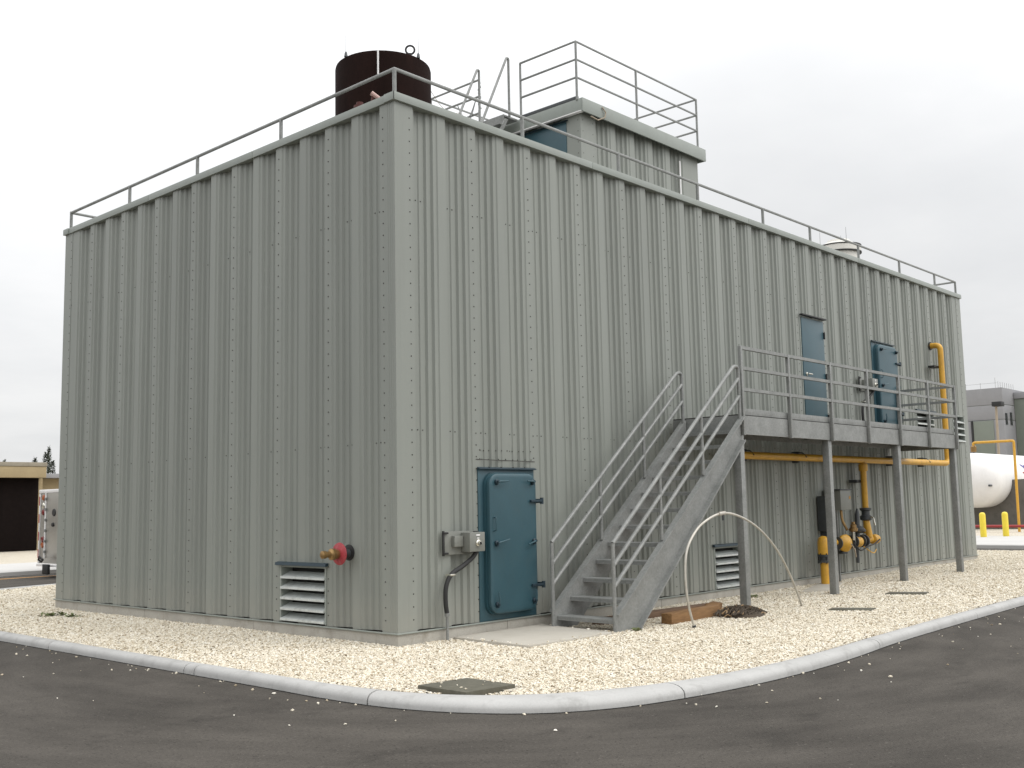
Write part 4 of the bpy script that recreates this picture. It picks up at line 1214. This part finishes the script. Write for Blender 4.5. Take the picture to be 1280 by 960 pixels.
# ------------------------------------------------------------------ left background
struct_z = ROAD_Z
b = MB(); b.prism([(22.0, -.1), (22.0, .03), (22.03, .05), (27.2, .05), (27.2, -.1)], 'x', -60, 27, M['walk']); struct(b.build('pavement'))
sheet('far_gravel', [(-60, 27.2), (28, 27.2), (28, 60), (-60, 60)], .0, M['gravel_far'])
sheet('road_marking', [(-60, 20.62), (24, 20.62), (24, 20.84), (-60, 20.84)], ROAD_Z + .004, M['orange'])
gar = thing('garage_building', (3, 46, 0), 'tan block garage building with a wide dark bay beyond the far left road', 'building')
b = MB()
b.box(-32, -24, 40.3, 40.6, 0, 3.4, M['tan']); b.box(-32, 12.95, 52, 52.3, 0, 4.0, M['tan']); b.box(-32.3, -32, 40.3, 52.3, 0, 4.0, M['tan']); b.box(12.95, 13.2, 40.62, 52.3, 0, 3.4, M['tan']); b.build('wall', gar)
b = MB(); b.box(-32.3, 13.1, 40.0, 40.4, 3.4, 3.92, M['tan'], .02); b.build('lintel', gar)
b = MB(); b.box(-32.3, 13.12, 39.97, 40.45, 3.925, 4.12, M['tan_cap'], .02); b.build('parapet_cap', gar)
b = MB(); b.box(-32, 13.1, 40.41, 52.3, 3.45, 3.6, M['roof']); b.build('roof', gar)
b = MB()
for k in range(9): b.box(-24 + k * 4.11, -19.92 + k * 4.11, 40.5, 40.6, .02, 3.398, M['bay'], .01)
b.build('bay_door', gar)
wing = thing('tan_shed', (17, 44, 0), 'low tan side building with a flat grey roof edge right of the garage', 'building')
b = MB(); b.box(13.25, 22, 41.2, 50, 0, 3.4, M['tan']); b.build('wall', wing)
b = MB(); b.box(13.15, 22.4, 40.6, 50.3, 3.41, 3.62, M['bgrey'], .02); b.build('roof', wing)

def conifer_mesh(h, seed):
    rnd = random.Random(seed); c = MB(); t = MB()
    t.tube([(0, 0, 0), (.05, 0, h * .5), (0, .03, h * .97)], [.12, .08, .015], M['bark'], 7)
    for k in range(900):
        f = rnd.random() ** .8; z = h * (.22 + .78 * f); rad = (1 - f) * h * .17 + .10
        a = rnd.uniform(0, 2 * PI); q = rad * math.sqrt(rnd.random()) * (.7 + .5 * math.sin(z * 5 + a * 2) ** 2)
        x, y = q * math.cos(a), q * math.sin(a); s_ = rnd.uniform(.07, .19)
        d = Vector((math.cos(a), math.sin(a), rnd.uniform(-.2, .9))).normalized(); e = d.cross(Vector((rnd.random() - .5, rnd.random() - .5, 1))).normalized() * s_ * .35
        p = Vector((x, y, z))
        c.raw([p - e, p + d * s_ * 1.6, p + e], [(0, 1, 2)], M['pine'])
    return t, c
TREES = [(19.2, 60.2, 5.2), (21.05, 60, 5.35), (21.6, 59.6, 5.7), (22.0, 60.1, 6.1), (22.4, 60.4, 5.2), (20.5, 61, 4.9), (18.3, 61, 4.75), (23.2, 60, 5.6), (22.75, 59, 4.9), (17.2, 60.4, 4.7)]
protos = []
for k, hgt_ in enumerate((5.6, 5.0)):
    t, c = conifer_mesh(hgt_, 40 + k)
    th = thing('conifer_tree', (0, 0, 0), 'dark pointed conifer top rising behind the tan roofs', 'tree', 'conifers behind the tan garage')
    t.build('trunk', th, keep_origin=True); c.build('crown', th, keep_origin=True, smooth=0); protos.append((th, hgt_))
for i, (x, y, h_) in enumerate(TREES):
    pr0, ph = protos[i % 2]
    o = pr0 if i < 2 else copy_thing(pr0, (x, y, 0), pr0['label'])
    o.location = (x, y, 0); o.scale = (.5 + .1 * (i % 3), .5 + .1 * (i % 3), h_ / ph); o.rotation_euler = (0, 0, i * 1.7)

# ------------------------------------------------------------------ service truck (rear towards -x)
tr = thing('service_truck', (7, 19.6, ROAD_Z), 'white and silver box bodied truck on the far road left of the metal building', 'truck')
TX, TY0, TY1 = 4.6, 18.55, 20.9
b = MB(); b.box(TX, 9.6, TY0, TY1, .30, 2.32, M['steel_box'], .03); b.build('box_body', tr)
b = MB(); b.box(TX - .03, 9.64, TY0 - .03, TY1 + .03, 2.30, 2.40, M['white'], .025); b.build('roof_cap', tr)
for y in (TY1 - .03, TY0 + .03):
    b = MB(); b.box(TX - .03, TX + .02, y - .03, y + .03, .30, 2.29, M['white'], .01)
    for k in range(4): b.box(TX - .034, TX - .0305, y - .026, y + .026, .45 + k * .5, .70 + k * .5, M['mark_red'])
    b.build('striped_corner_post', tr)
b = MB(); b.box(TX - .018, TX - .002, TY0 + .55, TY1 - .46, .48, 2.30, M['steel_box'], .008); dr = b.build('rear_door', tr)
b = MB(); b.tube([(TX - .03, TY1 - .45, .46), (TX - .03, TY1 - .45, 2.30)], .028, M['white'], 8)
for k in range(6): b.box(TX - .06, TX - .02, TY1 - .50, TY1 - .42, .6 + k * .3, .67 + k * .3, M['galv'], .005)
b.build('door_edge', tr)
b = MB(); b.lathe([(.11, 0), (.10, .02), (0, .025)], M['black'], (TX - .019, TY1 - .98, 1.74), (-1, 0, 0), 16); b.build('handle', dr)
b = MB(); b.lathe([(.06, 0), (.055, .04), (0, .05)], M['black'], (TX - .019, TY1 - .95, 1.4), (-1, 0, 0), 14); b.build('lock', dr)
for z, m_, nm in ((2.17, 'amber', 'marker_light'), (1.94, 'chrome', 'reversing_light'), (1.75, 'redlens', 'brake_light'), (.98, 'redlens', 'tail_light'), (.82, 'amber', 'turn_signal')):
    b = MB(); b.lathe([(.085, 0), (.085, .02), (.07, .04), (0, .05)], M[m_], (TX - .001, TY1 - .27, z), (-1, 0, 0), 16); lt = b.build(nm, tr)
    copy_part(lt, tr, (0, -(TY1 - TY0) + .54, 0))
b = MB(); b.box(TX - .08, TX - .002, TY0 + .02, TY1 - .04, .22, .29, M['white'], .015); b.build('bumper', tr)
b = MB(); b.box(TX - .24, TX - .161, 19.75, 20.1, .02, .30, M['black'], .02); b.tube([(TX - .2, 20.15, .42), (TX - .24, 20.3, .50), (TX - .2, 20.45, .42), (TX - .18, 20.3, .36), (TX - .2, 20.15, .42)], .03, M['black'], 8); b.build('tow_hitch', tr)
b = MB(); b.box(9.7, 12.2, TY0 + .15, TY1 - .15, .38, 2.0, M['white'], .12); b.box(12.0, 13.1, TY0 + .15, TY1 - .15, .38, 1.25, M['white'], .12); b.build('cab', tr)
b = MB(); b.box(10.5, 11.7, TY0 + .14, TY0 + .148, 1.2, 1.85, M['glass']); b.box(10.5, 11.7, TY1 - .148, TY1 - .14, 1.2, 1.85, M['glass']); b.build('side_window', tr)
b = MB(); b.prism([(12.16, 1.2), (12.22, 1.2), (12.215, 1.85), (12.2, 1.85)], 'y', TY0 + .3, TY1 - .3, M['glass']); b.build('windscreen', tr)
for x in (6.2, 11.9):
    for y in (TY0 + .13, TY1 - .13):
        b = MB(); b.lathe([(.2, -.12), (.40, -.12), (.44, -.08), (.44, .08), (.40, .12), (.2, .12)], M['tyre'], (x, y, ROAD_Z + .44), (0, 1, 0), 24); wh = b.build('wheel', tr)
        b = MB(); b.lathe([(.0, -.13), (.2, -.125), (.22, -.10), (.22, .10), (.2, .125), (0, .13)], M['galv'], (x, y, ROAD_Z + .44), (0, 1, 0), 20); b.build('rim', wh)

# ------------------------------------------------------------------ right background
b = MB(); b.prism([(28.28, -.12), (28.28, .03), (28.31, .055), (36.2, .055), (36.2, -.12)], 'y', -60, 60, M['walk']); struct(b.build('far_pavement'))
sheet('far_yard', [(36.2, -90), (130, -90), (130, 120), (36.2, 120)], .02, M['gravel_far'])
b = MB(); b.lathe([(.118, 0), (.118, .86), (.105, .92), (.07, .955), (.0, .97)], M['bollard'], (34.81, 4.84, .055), (0, 0, 1), 20)
bo = tag(b.build('bollard'), 'yellow round topped bollard nearest the corner of the metal building', 'bollard', 'yellow bollards in front of the white tank')
c = bo.copy(); COL.objects.link(c); c.location = bo.location + Vector((.96, -.54, 0)); c['label'] = 'yellow round topped bollard right in front of the concrete tank cradle'

TYC, TZC, TR = 8.6, 2.43, 1.35
tn = thing('gas_tank', (52, TYC, 0), 'large white horizontal gas tank with a rounded end on a dark concrete cradle', 'tank')
dome = [(0, 44.3)] + [(TR * math.sin(t), 45.2 - .9 * math.cos(t)) for t in [PI / 2 * k / 10 for k in range(1, 11)]]
pf = dome + [(TR, 60)] + [(TR * math.cos(t), 60 + .9 * math.sin(t)) for t in [PI / 2 * k / 8 for k in range(1, 8)]] + [(0.01, 60.9)]
b = MB(); b.lathe(pf, M['white'], (0, TYC, TZC), (1, 0, 0), 56); b.build('shell', tn)
def tank_pt(x, ang, r=TR + .006): return (x, TYC + r * math.cos(ang), TZC + r * math.sin(ang))
def patch(x0, x1, a0, a1, skew, m, b):
    n = 6; vsx = []; fsx = []
    for i in range(n + 1):
        a = a0 + (a1 - a0) * i / n
        vsx += [tank_pt(x0 + skew * i / n, a), tank_pt(x1 + skew * i / n, a)]
    for i in range(n): fsx.append((2 * i, 2 * i + 1, 2 * i + 3, 2 * i + 2))
    b.raw(vsx, fsx, m)
b = MB(); patch(48.4, 48.75, PI - .62, PI - .40, .5, M['mark_blue'], b); patch(49.1, 49.5, PI - .62, PI - .40, -.4, M['mark_blue'], b); patch(49.6, 52.5, PI - .62, PI - .58, 0, M['mark_blue'], b); b.build('blue_mark', tn)
b = MB(); patch(48.3, 53.0, PI - .30, PI - .235, 0, M['mark_red'], b); b.build('red_stripe', tn)
for X in (46.4, 58.0):
    arc = [(TYC + (TR + .01) * math.cos(t), TZC + (TR + .01) * math.sin(t)) for t in [PI + (PI) * k / 24 for k in range(25)]]
    poly = [(TYC - 1.95, .0), (TYC - 1.95, TZC + .02)] + arc + [(TYC + 1.95, TZC + .02), (TYC + 1.95, .0)]
    b = MB(); b.prism(poly, 'x', X, X + .7, M['cradle']); b.build('cradle', tn)
b = MB(); b.tube([(44.27, TYC - .95, 2.15), (44.6, TYC - .95, 2.15)], .05, M['darkgrey'], 8); b.build('plug', tn)
fr = thing('bent_pipe', (42, 6.6, 0), 'thin yellow pipe bent over in an upside down U beside the white tank', 'pipe')
b = MB(); b.tube(fillet([(42.0, 7.47, 3.8), (42, 7.47, 4.13), (42, 5.68, 4.13), (42, 5.72, 0)], .08, 4), .06, M['yellow'], 8); b.build('pipe', fr)
b = MB(); b.lathe([(.11, 3.7), (.13, 3.75), (.13, 3.95), (.07, 4.0)], M['brass'], (42, 7.47, 0), (0, 0, 1), 10); b.build('valve', fr)
rp = thing('red_pipe_rail', (42, 5, 0), 'low dark red pipe running across the ground behind the yellow bollards', 'pipe')
b = MB(); b.tube([(41.5, 12, .28), (41.5, -2, .30)], .06, M['deepred'], 8); b.build('pipe', rp)
for y in (10.5, 8.05, 5.3, 2.5, 0):
    b = MB(); b.tube([(41.5, y, 0), (41.5, y, .9 if y > 8 and y < 9 else .3)], .05, M['deepred'], 8); b.build('stand', rp)
rv = thing('red_valve', (49, 5.9, 0), 'dark red valve cabinet standing on the ground under the side of the white tank', 'valve')
b = MB(); b.box(48.6, 49.2, 5.75, 6.55, .2, 1.15, M['deepred'], .04); b.build('cabinet', rv)
b = MB()
for x, y in ((48.65, 5.8), (49.15, 5.8), (48.65, 6.5), (49.15, 6.5)): b.tube([(x, y, 0), (x, y, .22)], .04, M['darkgrey'], 6)
b.build('legs', rv)

ga = thing('grey_block_building', (80, 24, 0), 'pale grey panelled concrete building with flat roof behind the white tank', 'building')
b = MB(); b.box(75, 95, 16.46, 40, 0, 7.35, M['bgrey'], .03); b.box(75, 95, 16.46, 40, 7.38, 8.5, M['bgrey'], .03); b.box(75, 95, 16.46, 40, 8.53, 9.8, M['bgrey'], .03); b.box(75.05, 94.9, 16.5, 39.9, 7.3, 8.6, M['bgreen']); b.build('wall', ga)
b = MB(); b.box(74.9, 75.0, 17.2, 18.7, 3.5, 7.32, M['bgreen'], .02); b.build('green_panel', ga)
b = MB(); b.box(74.85, 75.0, 18.72, 18.86, 2.2, 7.35, M['black'], .02); b.build('downpipe', ga)
for x in (75.35, 76.45):
    b = MB(); b.box(x, x + .42, 16.42, 16.465, 6.98, 7.85 + .1 * (x > 76), M['bwin']); b.build('window', ga)
b = MB()
for k in range(12): b.tube([(75.3, 17 + k * 1.1, 9.8), (75.3, 17 + k * 1.1, 10.3 if k % 3 else 10.6)], .012, M['galv'], 5)
b.tube([(75.3, 16.9, 10.2), (75.3, 30, 10.2)], .01, M['galv'], 5)
for k in range(8): b.tube([(75.3 + k * .5, 16.8, 9.8), (75.3 + k * .5, 16.8, 10.3)], .012, M['galv'], 5)
b.build('roof_rail', ga)
gb_ = thing('green_grey_building', (84, 8, 0), 'darker green grey building with pale vertical strip at the right edge behind the tank', 'building')
b = MB(); b.box(77.6, 96, -12, 16.44, 0, 9.05, M['bgreen'], .03); b.build('wall', gb_)
b = MB(); b.box(77.5, 96, -12, 16.44, 9.06, 9.55, M['bgrey'], .03); b.build('parapet', gb_)
for y in (14.6, 11.5, 8.0):
    b = MB(); b.box(77.5, 77.59, y, y + .55, 4.6, 8.0, M['white'], .01); b.build('pale_strip', gb_)
for y in (13.0, 9.5, 6.0):
    b = MB(); b.box(77.52, 77.59, y - .8, y + .4, 4.0, 6.8, M['bwin']); b.build('window', gb_)
lp = thing('lamp_post', (60, 12.2, 0), 'tall tan lamp post with dark square head in front of the grey building', 'lamp post')
b = MB(); b.tube([(60, 12.22, 0), (60, 12.13, 7.2)], [.10, .07], M['pole_tan'], 8); b.build('pole', lp)
b = MB(); b.box(59.7, 60.3, 11.72, 12.3, 7.17, 7.46, M['black'], .03); b.build('lamp_head', lp)
